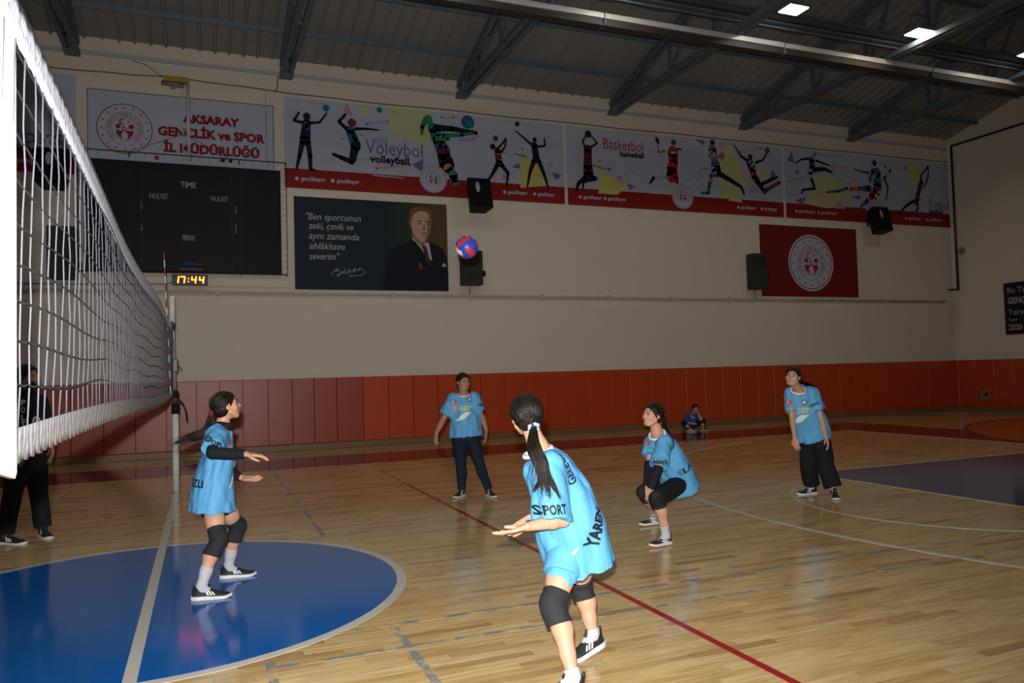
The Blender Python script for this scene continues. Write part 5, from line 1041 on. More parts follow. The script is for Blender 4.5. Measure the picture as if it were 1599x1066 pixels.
def limb_r(a, b, c, ra, rb, rc): return [a, lerp(a, b, 0.5), b, lerp(b, c, 0.35), c], [ra, (ra+rb)/2, rb, rb*0.98, rc]
def person(D):
    """D: joints and clothing of one figure"""
    base = V(D['base']); vx = D.get('vox', 0.0055); sk = D.get('skin', skin_m); k = D.get('bulk', 1.0); hs = D.get('hand', 1.0)
    fd = Field(vx); p, fr, s = head(fd, D['head'], D['face'], D.get('up', (0, 0, 1)), D.get('hh', 0.212))
    nk = V(D['neck']); f, l, u = fr
    fd.cap(p(-0.028, 0, -0.055), nk, 0.046*s*D.get('nk', 1), 0.050*s, 0.02)
    pel = V(D['pelvis']); shl, shr = V(D['shl']), V(D['shr']); mid = (shl+shr)/2
    fd.tag = 'torso'; fd.cap(nk, lerp(nk, pel, 0.15), 0.05, 0.06, 0.03); fd.cap(shl, shr, 0.042, 0.042, 0.03); fd.cap(lerp(mid, pel, 0.2), pel, 0.085*k, 0.095*k, 0.03)
    for sd in 'lr':
        sh, el, wr = V(D['sh'+sd]), V(D['el'+sd]), V(D['wr'+sd]); hp, kn, an = V(D['hp'+sd]), V(D['kn'+sd]), V(D['an'+sd])
        fd.tag = 'arm'+sd; fd.chain([sh, lerp(sh, el, 0.5), el], [0.040*k, 0.037*k, 0.031*k], 0.012); fd.chain([el, lerp(el, wr, 0.3), wr], [0.031*k, 0.033*k, 0.0215*k], 0.012)
        fd.tag = 'hand'; hd, hn = D['hd'+sd]; hand(fd, wr, hd, hn, hs, sd == 'l', **D.get('hk'+sd, {}))
        fd.tag = 'leg'+sd; fw = nrm(D['toe'+sd]); ax_ = nrm(an-kn); bk = -(fw-ax_*np.dot(fw, ax_))
        fd.chain([hp, lerp(hp, kn, 0.5), kn], [0.078*k, 0.066*k, 0.048*k], 0.02)
        fd.chain([kn, lerp(kn, an, 0.35)+bk*0.012, lerp(kn, an, 0.7)+bk*0.004, an], [0.046*k, 0.051*k, 0.037*k, 0.031*k], 0.02); fd.cap(an, an+fw*0.05-V((0, 0, 0.048)), 0.026, 0.018, 0.012)
    D['fd'] = fd; body = link('person', fd.mesh('person', sk, base, smooth=1), None, tuple(base)); setp(body, D['label'], 'person')
    add_face(body, base, p, fr, s)
    return body, p, fr, s
def jersey(body, base, D, st, sleeves, seed, vox=0.006, mat=None, amp=0.0035, name='jersey', collar=True, lab=None, fr_=62, neck=None):
    """st = list of (centre, half width, half depth, side vector) from neck to hem"""
    fd = Field(vox); P_ = [x[0] for x in st]; fd.loft(P_, [x[1] for x in st], [x[2] for x in st], [x[3] for x in st], 0.03, flat=(False, True), under=(D['fd'], ('torso', 'legl', 'legr'), 0.008))
    for (a, e, r0, r1) in sleeves:
        tg = 'arml' if np.linalg.norm(V(a)-V(D['shl'])) < np.linalg.norm(V(a)-V(D['shr'])) else 'armr'
        fd.loft([a, lerp(a, e, 0.5), e], [r0, (r0+r1)/2, r1], [r0*1.05, (r0+r1)/2, r1], nrm(np.cross(V(e)-V(a), (0.31, 0.2, 0.9))), 0.05, flat=(False, True), under=(D['fd'], (tg,), 0.007))
    if neck:
        c, n, s1, rx, ry = neck[:5]; c = V(c); n = nrm(n); cm = neck[5] if len(neck) > 5 else collar_m
        fd.loft([c, c+n*0.13], [rx+0.016]*2, [ry+0.016]*2, s1, 0.010, cut=True); fd.loft([c-n*0.035, c+n*0.05], [rx-0.006]*2, [ry-0.006]*2, s1, 0.006, cut=True)
    ax = nrm(V(P_[-1])-V(P_[0])); me = fd.mesh(name, mat or jersey_m, base, fold=folds(seed, amp, fr_, ax), smooth=1); o = link(name, me, body)
    if neck: ring_tube('collar', o, base, c, n, s1, rx, ry, 0.011, cm)['label'] = 'black collar' if len(neck) > 5 else 'white collar'
    if lab: o['label'] = lab
    return o, me
def tubewear(name, body, base, P_, R_, mat, vox=0.006, seed=1, amp=0.0, extra=None, flat=(True, True), lab=None, D=None, tags=(), m=0.005):
    fd = Field(vox); fd.loft(P_, R_, R_, nrm(np.cross(V(P_[-1])-V(P_[0]), (0.37, 0.9, 0.11))), 0.01, flat=flat, under=(D['fd'], tags, m) if D else None)
    if extra: extra(fd)
    o = link(name, fd.mesh(name, mat, base, fold=folds(seed, amp, 40) if amp else None, smooth=1), body)
    if lab: o['label'] = lab
    return o
def kneepad(body, base, D, sd, k=1.0, up=0.30, dn=0.36, r=0.060, bulge=0.020):
    hp, kn, an = V(D['hp'+sd]), V(D['kn'+sd]), V(D['an'+sd]); a = lerp(kn, hp, up); c = lerp(kn, an, dn); fw = nrm(nrm(kn-hp)+nrm(kn-an))
    fd = Field(0.0055); fd.loft([a, kn, c], [r*1.08*k, r*0.99*k, r*0.98*k], [r*1.08*k, r*0.99*k, r*0.98*k], nrm(np.cross(c-a, fw)), 0.02, under=(D['fd'], ('leg'+sd,), 0.007))
    fd.ell(kn+fw*0.022, (0.050*k, 0.050*k, 0.065*k), None, 0.02)
    return link('knee_pad', fd.mesh('knee_pad', padm, base, fold=folds(5, 0.0012, 60), smooth=1), body)
def socks(body, base, D, sd, h=0.13, mat=None, r=0.036):
    an, kn = V(D['an'+sd]), V(D['kn'+sd]); L = np.linalg.norm(kn-an); t = lerp(an, kn, h/L)
    fw = nrm(D['toe'+sd]); ex = lambda fd: fd.cap(an, an+fw*0.058-V((0, 0, 0.045)), 0.033, 0.024, 0.02)
    return tubewear('sock', body, base, [an-V((0, 0, 0.03)), an, t], [r, r, r*1.12], mat or sock, 0.005, D=D, tags=('leg'+sd,), m=0.004, extra=ex)
def trousers(body, base, D, rr, mat, seed=1, amp=0.003, name='trousers', end=1.0, waist=0.13):
    fd = Field(0.007); pel = V(D['pelvis'])
    for sd in 'lr':
        hp, kn, an = V(D['hp'+sd]), V(D['kn'+sd]), V(D['an'+sd]); e = lerp(kn, an, end); fd.loft([hp, lerp(hp, kn, 0.5), kn, e], rr, rr, (0.9, 0.1, 0), 0.02, flat=(False, True), under=(D['fd'], ('leg'+sd, 'torso'), 0.008))
    l_ = nrm(V(D['hpl'])-V(D['hpr'])); fd.ell((V(D['hpl'])+V(D['hpr']))/2+V((0, 0, 0.03)), (waist, waist*0.8, 0.11), (l_, nrm(np.cross((0, 0, 1), l_)), (0, 0, 1)), 0.04)
    return link(name, fd.mesh(name, mat, base, fold=folds(seed, amp, 34), smooth=1), body)
def shorts(body, base, D, frac, r0, r1, mat, name='shorts'):
    fd = Field(0.006)
    for sd in 'lr':
        hp, kn = V(D['hp'+sd]), V(D['kn'+sd]); e = lerp(hp, kn, frac); fd.loft([hp, e], [r0, r1], [r0, r1], (0.9, 0.1, 0), 0.02, flat=(False, True), under=(D['fd'], ('leg'+sd,), 0.007))
    fd.ell((V(D['hpl'])+V(D['hpr']))/2+V((0, 0, 0.03)), (0.12, 0.11, 0.10), None, 0.04)
    return link(name, fd.mesh(name, mat, base, smooth=1), body)

# ---- 1: player at the net, facing right
D = dict(base=(0.45, 6.2, 0), label='person in light blue jersey with long black sleeves, beside the net, ponytail flying',
 head=(0.523,6.18,1.335), face=(0.95, 0.22, 0.22), up=(-0.2, 0, 1), neck=(0.495,6.18,1.179), pelvis=(0.436,6.22,0.68), shl=(0.501,6.33,1.097), shr=(0.448,6.04,1.138),
 elr=(0.423,5.86,1.021), wrr=(0.64,5.78,1.005), ell=(0.529,6.47,0.807), wrl=(0.63,6.42,0.771), hdr=((1, 0.02, -0.12), (-0.1, 0.15, -1)), hdl=((1, -0.1, -0.2), (0, -0.4, 0.9)),
 hkr=dict(curl=0.28), hkl=dict(curl=0.22),
 hpl=(0.482,6.32,0.61), hpr=(0.417,6.13,0.634), knr=(0.455,5.98,0.393), anr=(0.338,5.92,0.171), knl=(0.602,6.42,0.393), anl=(0.534,6.46,0.107), toer=(0.99, -0.12, 0), toel=(0.99, -0.08, 0), vox=0.0048, nk=0.9)
B0 = V(D['base'])
for sd_ in 'lr': D['an'+sd_] = D['an'+sd_][:2]+(0.088,)
b_, p, fr, s = person(D)
sv = (-0.1, 1, 0)
J_, Jm = jersey(b_, B0, D, [((0.503,6.18,1.174), .075, .065, sv), ((0.476,6.18,1.104), .155, .085, sv), ((0.465,6.19,0.966), .175, .105, sv), ((0.432,6.2,0.787), .185, .140, sv), ((0.417,6.2,0.567), .195, .160, sv)],
 [(D['shr'], lerp(D['shr'], D['elr'], 0.80), 0.070, 0.082), (D['shl'], lerp(D['shl'], D['ell'], 0.80), 0.070, 0.080)], 3, amp=0.0050, neck=((0.508,6.18,1.173), (0.22, 0, 1), sv, 0.070, 0.064, blk))
for sd_ in 'lr': tubewear('undershirt_sleeve', b_, B0, [lerp(D['sh'+sd_], D['el'+sd_], 0.5), D['el'+sd_], lerp(D['el'+sd_], D['wr'+sd_], 0.3), lerp(D['el'+sd_], D['wr'+sd_], 0.97)], [0.046, 0.044, 0.043, 0.034], blk, 0.0055, 2, 0.0015, lab='black long sleeve', D=D, tags=('arm'+sd_,))
ring_tube('undershirt_collar', b_, B0, V((0.517,6.18,1.201)), (0.25, 0, 1), sv, 0.054, 0.054, 0.018, blk)['label'] = 'black turtleneck collar'
shorts(b_, B0, D, 0.32, 0.092, 0.083, blk)
for sd_ in 'lr': kneepad(b_, B0, D, sd_); socks(b_, B0, D, sd_, 0.14); put_shoe(b_, B0, D['an'+sd_], D['toe'+sd_], sc=1.03)
hair_cap(b_, B0, p, fr, s, 0.005); tie = p(-0.112, 0, -0.022)
scalp(b_, B0, p, fr, s, tie, 150, 5, 0.16)
q = MB(); q.sphere(tie-B0, 0.026, M('dark_red_scrunchie', (0.10, 0.008, 0.015), 0.7, bump=0.5, bscale=80), 14, (0.8, 1, 1.1)); q.build('hair_tie', None, b_)['label'] = 'dark red hair tie'
pt = hair_strands('ponytail', b_, B0, [tie, (0.383,6.2,1.16), (0.312,6.22,1.12), (0.251,6.24,1.103), (0.163,6.25,1.065)], 130, 0.018, 0.045, 0.0032, 11, light=0.08)
hair_strands('hair_lock', b_, B0, [p(0.058, -0.050, 0.07), p(0.066, -0.058, 0.03), p(0.064, -0.060, -0.02), p(0.052, -0.056, -0.06)], 7, 0.003, 0.004, 0.0016, 12, light=0)
f_, l_, u_ = (V((1, 0, 0)), V((0, 1, 0)), V((0, 0, 1)))
decal(J_, B0, Jm, (0.532,5.95,1.075), (0.35, -1, 0), u_, flag(0, 0, 0.024), 'flag_patch', 'red round flag patch')
decal(J_, B0, Jm, (0.302,6.05,0.792), (-0.75, -0.66, 0), u_, [('t', 'KIZLI', 0.075, 0.0, -0.02, print_blk, 0.0022, 0.20, -0.05)], 'lettering', 'black lettering')
decal(J_, B0, Jm, (0.395,6.0,1.088), (-0.7, -0.7, 0.1), u_, [('t', 'AKSPOR', 0.045, 0.0, 0.0, print_blk, 0.0022, 0.13, -0.5)], 'lettering', 'black lettering')
decal(J_, B0, Jm, (0.563,6.05,0.926), (0.85, -0.5, 0), u_, [('t', 'M', 0.07, 0.0, -0.03, jp['orange'], 0.003, 0.05, 0), ('p', [(-0.05, -0.17), (0.03, -0.08), (0.03, -0.14), (-0.04, -0.19)], jp['white'])], 'chest_print')

# ---- 2: near player seen from behind
D = dict(base=(2.1, 3.6, 0), label='person in light blue jersey seen from behind, long ponytail, forearms held out low',
 head=(1.934,3.74,1.304), face=(0.12, 0.98, 0.05), up=(-0.16, -0.05, 1), neck=(1.972,3.68,1.134), pelvis=(2.145,3.68,0.617), shl=(1.956,3.53,1.058), shr=(2.033,3.82,1.006),
 ell=(1.998,3.46,0.8), wrl=(1.787,3.42,0.797), elr=(2.119,3.86,0.791), wrr=(1.892,3.62,0.793), hdl=((-1, 0.10, -0.22), (0.1, 0.25, 1)), hdr=((-1, -0.22, -0.50), (-0.2, -0.5, 0.8)),
 hkl=dict(curl=0.16, thumb=0.9), hkr=dict(curl=0.18),
 hpl=(2.068,3.6,0.577), hpr=(2.243,3.8,0.535), knl=(1.948,3.5,0.388), anl=(1.976,3.36,0.063), knr=(2.279,3.86,0.348), anr=(2.31,3.8,0.109), toel=(-0.98, 0.12, 0.0), toer=(-0.92, -0.24, -0.16), vox=0.0046, nk=0.92)
B0 = V(D['base']); D['anl'] = D['anl'][:2]+(0.088,)
b_, p, fr, s = person(D)
sv = (-0.06, 1, 0)
J_, Jm = jersey(b_, B0, D, [((1.982,3.68,1.11), .082, .066, sv), ((2.03,3.68,1.041), .165, .100, sv), ((2.088,3.68,0.894), .185, .142, sv), ((2.141,3.68,0.704), .190, .178, sv), ((2.19,3.68,0.506), .195, .182, sv)],
 [(D['shl'], lerp(D['shl'], V((1.928,3.45,0.809)), 1.0), 0.078, 0.094), (D['shr'], lerp(D['shr'], D['elr'], 0.85), 0.075, 0.085)], 8, vox=0.0055, amp=0.0060, fr_=50, neck=((1.967,3.68,1.117), nrm(V((1.926,3.7,1.24))-V(D['pelvis'])), sv, 0.080, 0.074))
shorts(b_, B0, D, 0.36, 0.098, 0.095, jersey_m)['label'] = 'light blue shorts'
for sd_, h_ in (('l', 0.035), ('r', 0.022)): kneepad(b_, B0, D, sd_, 1.0, up=0.28 if sd_ == 'l' else 0.26, dn=0.28, r=0.064); socks(b_, B0, D, sd_, h_, r=0.038)
put_shoe(b_, B0, D['anl'], D['toel']); put_shoe(b_, B0, D['anr'], D['toer'], up=(-0.25, 0, 0.95), sc=1.05)
hair_cap(b_, B0, p, fr, s, 0.0045, front=0.03); tie = p(-0.100, 0.0, -0.052)
scalp(b_, B0, p, fr, s, tie, 330, 21, 0.22)
q = MB(); rs = np.random.RandomState(2)
for i in range(9):
    a = i/9*2*math.pi; q.sphere(tie-B0+V((math.cos(a)*0.024, -0.008, math.sin(a)*0.014)), 0.013, M('pale_blue_scrunchie', (0.30, 0.40, 0.52), 0.6, bump=0.6, bscale=120) if i % 3 else M('dark_scrunchie', (0.03, 0.04, 0.08), 0.6), 10, (1, 0.8, 1))
q.build('hair_tie', None, b_)['label'] = 'blue and white scrunchie'
tp = V(tie)
hair_strands('ponytail', b_, B0, [tie, (1.858,3.48,1.172), (1.866,3.42,1.094), (1.875,3.4,1.016), (1.884,3.38,0.939)], 210, 0.022, 0.040, 0.0030, 31, light=0.14)
hair_strands('ponytail', b_, B0, [(1.874,3.41,1.055), (1.858,3.4,1.011), (1.83,3.39,0.985), (1.802,3.38,0.964)], 28, 0.010, 0.012, 0.0026, 33, light=0.1)
hair_strands('ponytail', b_, B0, [(1.888,3.41,1.054), (1.908,3.4,1.001), (1.925,3.38,0.96), (1.942,3.37,0.92)], 34, 0.010, 0.014, 0.0026, 34, light=0.1)
decal(J_, B0, Jm, (1.885,3.38,0.87), (0, -1, 0.1), (0.0, 0, 1), [('t', 'AKSPORT', 0.062, -0.005, -0.02, print_blk, 0.0022, 0.20, -0.03), ('p', circ(-0.125, -0.03, 0.028), jp['yellow'])], 'lettering', 'black sponsor lettering on the sleeve')
decal(J_, B0, Jm, (2.078,3.6,1.081), (0.72, -0.66, 0.35), (-0.35, 0, 1), [('t', 'GELECEĞİN', 0.070, 0.0, 0.0, print_blk, 0.0022, 0.26, math.radians(82))], 'lettering', 'black lettering across the back')
decal(J_, B0, Jm, (2.272,3.6,0.731), (0.72, -0.66, 0.10), (-0.35, 0, 1), [('t', 'YAREN', 0.085, 0.0, -0.02, print_blk, 0.004, 0.20, math.radians(52))], 'lettering', 'black name lettering')
decal(J_, B0, Jm, (2.04,3.45,0.63), (-0.1, -1, 0), (0, 0, 1), [('p', [(-0.05, -0.03), (0.01, 0.03), (0.03, 0.045), (-0.01, -0.02)], jp['white'])], 'side_print')

# ---- 3: player standing by the back
D = dict(base=(3.45, 9.2, 0), label='person in light blue jersey and dark jeans standing upright near the back wall',
 head=(3.36,9.15,1.427), face=(0.15, -0.98, -0.05), up=(0, 0, 1), neck=(3.383,9.22,1.282), pelvis=(3.404,9.22,0.771), shr=(3.263,9.24,1.222), shl=(3.495,9.18,1.231),
 elr=(3.118,9.25,0.966), wrr=(2.999,9.15,0.813), ell=(3.607,9.18,0.97), wrl=(3.629,9.1,0.814), hdr=((-0.15, -0.1, -1), (0.8, 0.4, 0)), hdl=((-0.05, -0.1, -1), (-0.8, 0.3, 0)),
 hpr=(3.328,9.25,0.694), hpl=(3.479,9.2,0.688), knr=(3.337,9.25,0.407), anr=(3.347,9.28,0.101), knl=(3.539,9.15,0.419), anl=(3.646,9.12,0.09), toer=(-0.75, -0.65, 0), toel=(0.15, -1, 0), vox=0.006, bulk=1.12, skin=skin_d)
B0 = V(D['base'])
for sd_ in 'lr': D['an'+sd_] = D['an'+sd_][:2]+(0.088,)
b_, p, fr, s = person(D); sv = (0.95, -0.2, 0)
J_, Jm = jersey(b_, B0, D, [((3.383,9.22,1.266), .075, .068, sv), ((3.381,9.22,1.202), .155, .105, sv), ((3.383,9.21,1.067), .180, .130, sv), ((3.392,9.2,0.9), .195, .145, sv), ((3.401,9.2,0.749), .205, .150, sv)],
 [(D['shr'], lerp(D['shr'], D['elr'], 0.78), 0.075, 0.082), (D['shl'], lerp(D['shl'], D['ell'], 0.70), 0.075, 0.080)], 13, vox=0.007, amp=0.005, neck=((3.38,9.21,1.263), (-0.05, -0.28, 1), sv, 0.078, 0.072))
trousers(b_, B0, D, [0.098, 0.086, 0.066, 0.050], navyc, 3, 0.002, 'jeans', waist=0.165)
put_shoe(b_, B0, D['anr'], D['toer'], sc=1.0); put_shoe(b_, B0, D['anl'], D['toel'], sc=1.0)
hair_cap(b_, B0, p, fr, s, 0.006, front=0.030, slope=0.70); scalp(b_, B0, p, fr, s, p(-0.10, 0, -0.03), 60, 41, 0.1)
hair_strands('ponytail', b_, B0, [p(-0.10, 0.0, -0.03), p(-0.115, 0, -0.08), p(-0.11, 0, -0.13)], 40, 0.02, 0.02, 0.003, 42)
NN = (-0.33, -0.94, 0)
decal(J_, B0, Jm, (3.19,9.0,1.184), NN, (0, 0, 1), flag(0, 0, 0.028), 'flag_patch', 'red round flag patch')
decal(J_, B0, Jm, (3.388,9.0,1.215), NN, (0, 0, 1), badge(0, 0, 0.032), 'badge', 'navy and white club badge')
decal(J_, B0, Jm, (3.286,9.0,1.087), NN, (0, 0, 1), chest(-0.01), 'chest_print', 'orange and yellow chest lettering over a white flash')
decal(J_, B0, Jm, (3.566,9.1,1.123), (0.5, -0.9, 0), (0, 0, 1), [('t', 'AKSPOR', 0.035, 0, 0, print_blk, 0.0022, 0.085, 0)], 'lettering')

# ---- 4: crouching player
D = dict(base=(4.2, 6.0, 0), label='person in light blue jersey and black leggings crouching with hands between the knees',
 head=(4.116,6.02,1.11), face=(-0.97, -0.18, 0.14), up=(0.14, 0, 1), neck=(4.169,6.04,0.951), pelvis=(4.482,6.2,0.488), shl=(4.169,5.93,0.861), shr=(4.204,6.2,0.839),
 ell=(4.024,5.82,0.651), wrl=(3.972,5.86,0.489), elr=(4.127,6.12,0.664), wrr=(4.013,5.98,0.482), hdl=((-0.1, 0.2, -1), (0.3, 0.8, 0)), hdr=((0.0, -0.1, -1), (0.2, -0.9, 0)),
 hpl=(4.373,6.06,0.46), hpr=(4.531,6.32,0.428), knl=(3.983,5.78,0.406), anl=(4.073,5.8,0.098), knr=(4.172,6.3,0.381), anr=(4.466,6.6,0.08), toel=(-0.99, -0.1, 0), toer=(-0.99, 0.0, 0), vox=0.0052, hand=0.95)
B0 = V(D['base'])
for sd_ in 'lr': D['an'+sd_] = D['an'+sd_][:2]+(0.088,)
b_, p, fr, s = person(D); sv = (0.40, -0.92, 0)
J_, Jm = jersey(b_, B0, D, [((4.182,6.05,0.938), .078, .066, sv), ((4.212,6.06,0.86), .150, .095, sv), ((4.313,6.1,0.705), .165, .125, sv), ((4.416,6.15,0.564), .175, .140, sv), ((4.507,6.2,0.415), .185, .150, sv)],
 [(D['shl'], lerp(D['shl'], D['ell'], 0.86), 0.070, 0.086), (D['shr'], lerp(D['shr'], D['elr'], 0.60), 0.070, 0.080)], 17, vox=0.006, amp=0.005, neck=((4.172,6.045,0.933), nrm(V(D['neck'])-V(D['pelvis'])), sv, 0.074, 0.070))
for sd_ in 'lr': tubewear('arm_sleeve', b_, B0, [lerp(D['sh'+sd_], D['el'+sd_], 0.92), D['el'+sd_], D['wr'+sd_]], [0.045, 0.046, 0.040], blk, 0.0055, 2, 0.001, lab='black arm sleeve', D=D, tags=('arm'+sd_,))
trousers(b_, B0, D, [0.088, 0.085, 0.075, 0.062], blk, 5, 0.0015, 'leggings', end=0.22, waist=0.14)
for sd_ in 'lr': kneepad(b_, B0, D, sd_, 1.05, up=0.25, dn=0.22, r=0.066); socks(b_, B0, D, sd_, 0.09, mat=M('grey_sock', (0.42, 0.43, 0.46), 0.85)); put_shoe(b_, B0, D['an'+sd_], D['toe'+sd_], kind=SHOES2, sc=0.92)
hair_cap(b_, B0, p, fr, s, 0.005, front=0.032); tie = p(-0.098, 0, -0.058); scalp(b_, B0, p, fr, s, tie, 120, 51, 0.04)
q = MB(); q.sphere(tie-B0, 0.018, M('pink_hair_tie', (0.55, 0.05, 0.10), 0.6), 12); q.build('hair_tie', None, b_)['label'] = 'pink hair tie'
hair_strands('ponytail', b_, B0, [tie, (4.271,6.04,0.962), (4.297,6.03,0.915), (4.295,6.0,0.86)], 70, 0.020, 0.016, 0.0032, 52, light=0.02)
decal(J_, B0, Jm, (4.01,5.95,0.869), (-0.85, -0.5, 0.2), (0, 0, 1), flag(0, 0, 0.024), 'flag_patch', 'red round flag patch')
decal(J_, B0, Jm, (4.027,5.78,0.715), (-0.2, -1, 0), (0, 0, 1), [('t', 'AKSPOR', 0.045, 0, -0.01, print_blk, 0.0022, 0.12, -0.1)], 'lettering', 'black sleeve lettering')
decal(J_, B0, Jm, (4.309,5.98,0.849), (0.65, -0.75, 0.3), (-0.3, 0, 1), [('t', 'GELECEĞİN', 0.050, 0, 0, print_blk, 0.0022, 0.16, math.radians(75))], 'lettering', 'black lettering across the back')
decal(J_, B0, Jm, (4.482,6.05,0.593), (0.72, -0.68, 0.1), (-0.3, 0, 1), [('t', 'ELA', 0.078, 0, -0.02, print_blk, 0.0022, 0.15, math.radians(18))], 'lettering', 'black name lettering')

# ---- 5: player on the right, leaning forward
D = dict(base=(6.95, 7.05, 0), label='person in light blue jersey and wide black trousers leaning forward on the right',
 head=(6.591,7.0,1.391), face=(-0.80, -0.58, 0.10), up=(0, -0.1, 1), neck=(6.729,7.07,1.248), pelvis=(7.016,7.15,0.646), shr=(6.685,7.16,1.196), shl=(6.905,7.05,1.198),
 elr=(6.663,7.12,0.918), wrr=(6.582,7.0,0.696), ell=(6.956,6.98,0.91), wrl=(6.896,6.86,0.709), hdr=((0.1, -0.15, -1), (0.8, 0.3, 0)), hdl=((0.22, -0.2, -1), (-0.7, 0.5, -0.1)),
 hpr=(6.972,7.22,0.583), hpl=(7.052,7.08,0.589), knr=(6.941,7.2,0.347), anr=(7.03,7.25,0.08), knl=(7.0,6.98,0.351), anl=(7.04,6.92,0.07), toer=(-0.99, 0.1, 0), toel=(-0.55, -0.8, 0), vox=0.006)
B0 = V(D['base'])
for sd_ in 'lr': D['an'+sd_] = D['an'+sd_][:2]+(0.088,)
b_, p, fr, s = person(D); sv = (0.88, -0.48, 0)
J_, Jm = jersey(b_, B0, D, [((6.738,7.08,1.24), .078, .068, sv), ((6.789,7.1,1.171), .160, .100, sv), ((6.855,7.12,0.998), .180, .130, sv), ((6.949,7.14,0.814), .190, .145, sv), ((6.997,7.15,0.654), .200, .150, sv)],
 [(D['shr'], lerp(D['shr'], D['elr'], 0.74), 0.070, 0.078), (D['shl'], lerp(D['shl'], D['ell'], 0.68), 0.072, 0.080)], 23, vox=0.007, amp=0.005, neck=((6.714,7.06,1.23), (-0.25, -0.45, 0.9), sv, 0.080, 0.076))
trousers(b_, B0, D, [0.105, 0.098, 0.092, 0.098], blk, 7, 0.004, 'trousers', waist=0.16, end=0.88)
put_shoe(b_, B0, D['anr'], D['toer'], sc=1.08); put_shoe(b_, B0, D['anl'], D['toel'], sc=1.02); socks(b_, B0, D, 'r', 0.05)
hair_cap(b_, B0, p, fr, s, 0.006, front=0.030); scalp(b_, B0, p, fr, s, p(-0.10, 0, -0.04), 60, 61, 0.03)
hair_strands('ponytail', b_, B0, [p(-0.10, 0, -0.04), (6.992,7.2,1.291), (7.077,7.2,1.258), (7.141,7.2,1.195)], 60, 0.018, 0.018, 0.0034, 62, light=0.0)
NN = (-0.46, -0.88, 0.1)
decal(J_, B0, Jm, (6.438,6.9,1.113), NN, (0, 0, 1), flag(0, 0, 0.030), 'flag_patch', 'red round flag patch')
decal(J_, B0, Jm, (6.65,6.9,1.101), NN, (0, 0, 1), badge(0, 0, 0.032), 'badge', 'navy and white club badge')
decal(J_, B0, Jm, (6.562,6.9,0.983), NN, (0, 0, 1), chest(0.0), 'chest_print', 'orange and yellow chest lettering over a white flash')
decal(J_, B0, Jm, (6.804,6.9,1.059), (0.3, -0.95, 0), (0, 0, 1), [('t', 'AKSPOR', 0.036, 0, 0, print_blk, 0.0022, 0.085, 0.5)], 'lettering')

# ---- 6: man in black behind the net
D = dict(base=(-1.3, 9.0, 0), label='bearded person in black jacket standing behind the net at the left edge',
 head=(-1.268,9.0,1.617), face=(0.85, -0.5, 0.0), up=(0, 0, 1), neck=(-1.274,9.0,1.464), pelvis=(-1.264,9.0,0.864), shr=(-1.334,8.88,1.386), shl=(-1.19,9.12,1.361),
 elr=(-1.387,8.85,1.121), wrr=(-1.316,8.7,0.917), ell=(-1.133,9.15,1.116), wrl=(-1.074,9.1,0.908), hdr=((0.2, -0.1, -1), (0.3, 0.8, 0)), hdl=((0.05, -0.1, -1), (-0.8, -0.4, 0)),
 hpr=(-1.304,8.92,0.835), hpl=(-1.229,9.08,0.816), knr=(-1.381,8.92,0.49), anr=(-1.441,8.9,0.083), knl=(-1.198,9.12,0.461), anl=(-1.164,9.15,0.067), toer=(0.8, -0.5, 0), toel=(0.4, -0.85, 0), vox=0.006, bulk=1.2, hand=1.12, skin=skin_d, hh=0.235)
B0 = V(D['base'])
for sd_ in 'lr': D['an'+sd_] = D['an'+sd_][:2]+(0.092,)
b_, p, fr, s = person(D); sv = (0.55, 0.83, 0)
J_, Jm = jersey(b_, B0, D, [((-1.274,9.0,1.451), .080, .075, sv), ((-1.269,9.0,1.374), .180, .115, sv), ((-1.264,9.0,1.189), .200, .140, sv), ((-1.259,9.0,0.997), .195, .140, sv), ((-1.259,9.0,0.844), .195, .140, sv)],
 [(D['shr'], D['elr'], 0.075, 0.062), (D['shl'], D['ell'], 0.075, 0.062)], 29, vox=0.007, mat=blk, name='jacket')
for sd_ in 'lr': tubewear('jacket_sleeve', b_, B0, [lerp(D['sh'+sd_], D['el'+sd_], 0.9), D['el'+sd_], lerp(D['el'+sd_], D['wr'+sd_], 0.92)], [0.062, 0.062, 0.048], blk, 0.007, 2, 0.002, D=D, tags=('arm'+sd_,))
trousers(b_, B0, D, [0.115, 0.105, 0.085, 0.078], blk, 9, 0.003, 'trousers', waist=0.165)
for sd_ in 'lr': put_shoe(b_, B0, D['an'+sd_], D['toe'+sd_], sc=1.2)
hair_cap(b_, B0, p, fr, s, 0.006, front=0.038, slope=0.55)
fd = Field(0.005); R = fr; fd.ell(p(0.040, 0, -0.062), V((0.052, 0.058, 0.048))*s, R, 0.01); fd.plane(p(0, 0, -0.032), fr[2], V(p(0, 0, 0))-0.3, V(p(0, 0, 0))+0.3, 0.01); fd.ell(p(0.088, 0, -0.050), V((0.014, 0.022, 0.010))*s, R, 0.004, cut=True)
link('beard', fd.mesh('beard', hair_m, B0, smooth=1), b_)
NN = (0.85, -0.5, 0)
decal(J_, B0, Jm, (-1.27,8.8,1.229), (0.3, -0.95, 0), (0, 0, 1), [('t', c_, 0.075, 0, 0.11-i*0.072, jp['white'], 0.002, 0.040, 0) for i, c_ in enumerate('POLİS')], 'lettering', 'white vertical lettering')
decal(J_, B0, Jm, (-1.166,8.85,1.178), (0.6, -0.8, 0), (0, 0, 1), [('p', circ(0, 0, 0.045), jp['white']), ('p', circ(0, 0, 0.030), jp['navy']), ('p', circ(0.0, -0.005, 0.016), jp['white'])], 'badge', 'round white badge')
decal(J_, B0, Jm, (-1.172,8.85,0.883), (0.3, -0.95, 0), (0, 0, 1), [('p', [(-0.20, -0.030), (0.055, -0.025), (0.055, 0.028), (-0.20, 0.028)], M('reflective_band_white', (0.9, 0.9, 0.9), 0.3))], 'reflective_band', 'white reflective band at the hem')

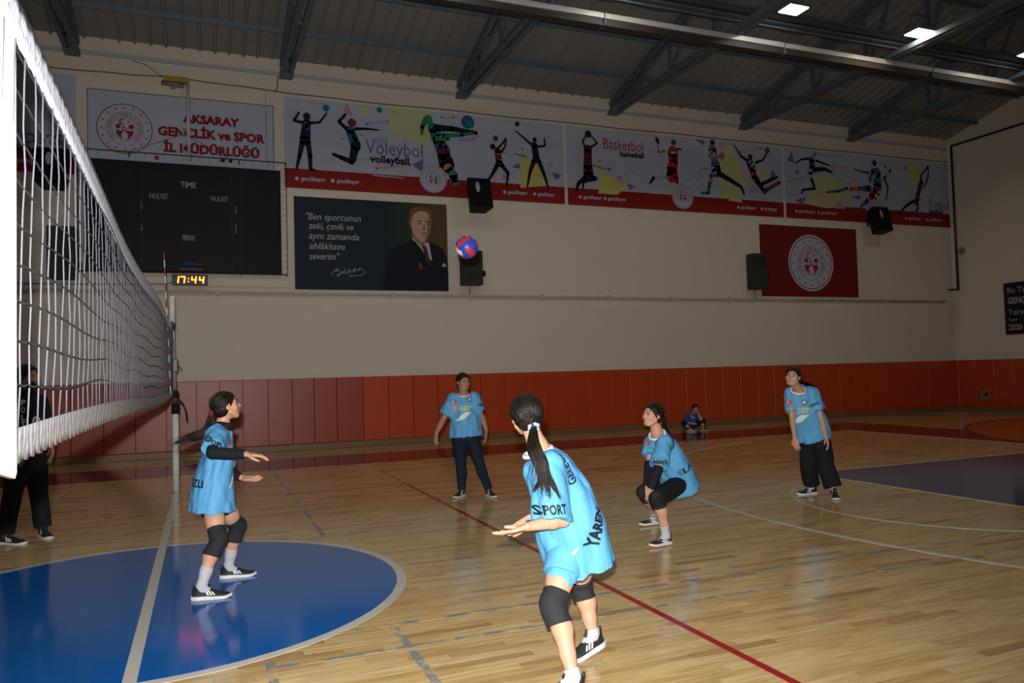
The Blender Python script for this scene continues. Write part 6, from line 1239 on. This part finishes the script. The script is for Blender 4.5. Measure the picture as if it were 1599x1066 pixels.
# ---- 7: small child sitting against the padding
D = dict(base=(11.6, 16.0, 0), label='small person in blue shirt sitting on the floor against the red padding',
 head=(11.654,16.15,0.503), face=(0.0, -1, -0.1), up=(0.1, 0, 1), neck=(11.642,16.25,0.357), pelvis=(11.605,16.35,0.084), shr=(11.456,16.2,0.32), shl=(11.756,16.2,0.306),
 elr=(11.238,16.0,0.183), wrr=(11.321,15.8,0.174), ell=(11.635,15.9,0.247), wrl=(11.619,16.0,0.399), hdr=((1, -0.1, 0), (0, 0.3, -1)), hdl=((-0.35, 0.4, 0.8), (-0.7, 0.6, 0)), hkl=dict(curl=0.5),
 hpr=(11.476,16.3,0.062), hpl=(11.664,16.3,0.052), knr=(11.1,15.85,0.198), anr=(11.137,15.7,0.066), knl=(11.708,15.9,0.212), anl=(11.484,15.65,0.036), toer=(0.7, -0.7, 0), toel=(0.1, -1, 0), vox=0.008, hand=0.85, hh=0.20)
B0 = V(D['base'])
for sd_ in 'lr': D['an'+sd_] = D['an'+sd_][:2]+(0.088,)
D['pelvis'] = D['pelvis'][:2]+(0.12,); D['hpr'] = D['hpr'][:2]+(0.10,); D['hpl'] = D['hpl'][:2]+(0.10,)
b_, p, fr, s = person(D); sv = (1, 0, 0)
jersey(b_, B0, D, [(V(D['neck'])-V((0, 0, 0.02)), .08, .08, sv), (lerp(D['neck'], D['pelvis'], 0.22), .17, .16, sv), (V(D['pelvis'])+V((0, -0.02, 0.0)), .18, .17, sv)], [(D['shr'], lerp(D['shr'], D['elr'], 0.9), 0.06, 0.07), (D['shl'], lerp(D['shl'], D['ell'], 0.7), 0.06, 0.065)], 31, vox=0.009, mat=M('royal_blue_shirt', (0.03, 0.07, 0.40), 0.7), name='shirt')
trousers(b_, B0, D, [0.085, 0.075, 0.062, 0.058], blk, 11, 0.002, 'trousers', end=0.6, waist=0.13)
for sd_ in 'lr': put_shoe(b_, B0, D['an'+sd_], D['toe'+sd_], sc=0.9)
hair_cap(b_, B0, p, fr, s, 0.008, front=0.03, puff=0.012)
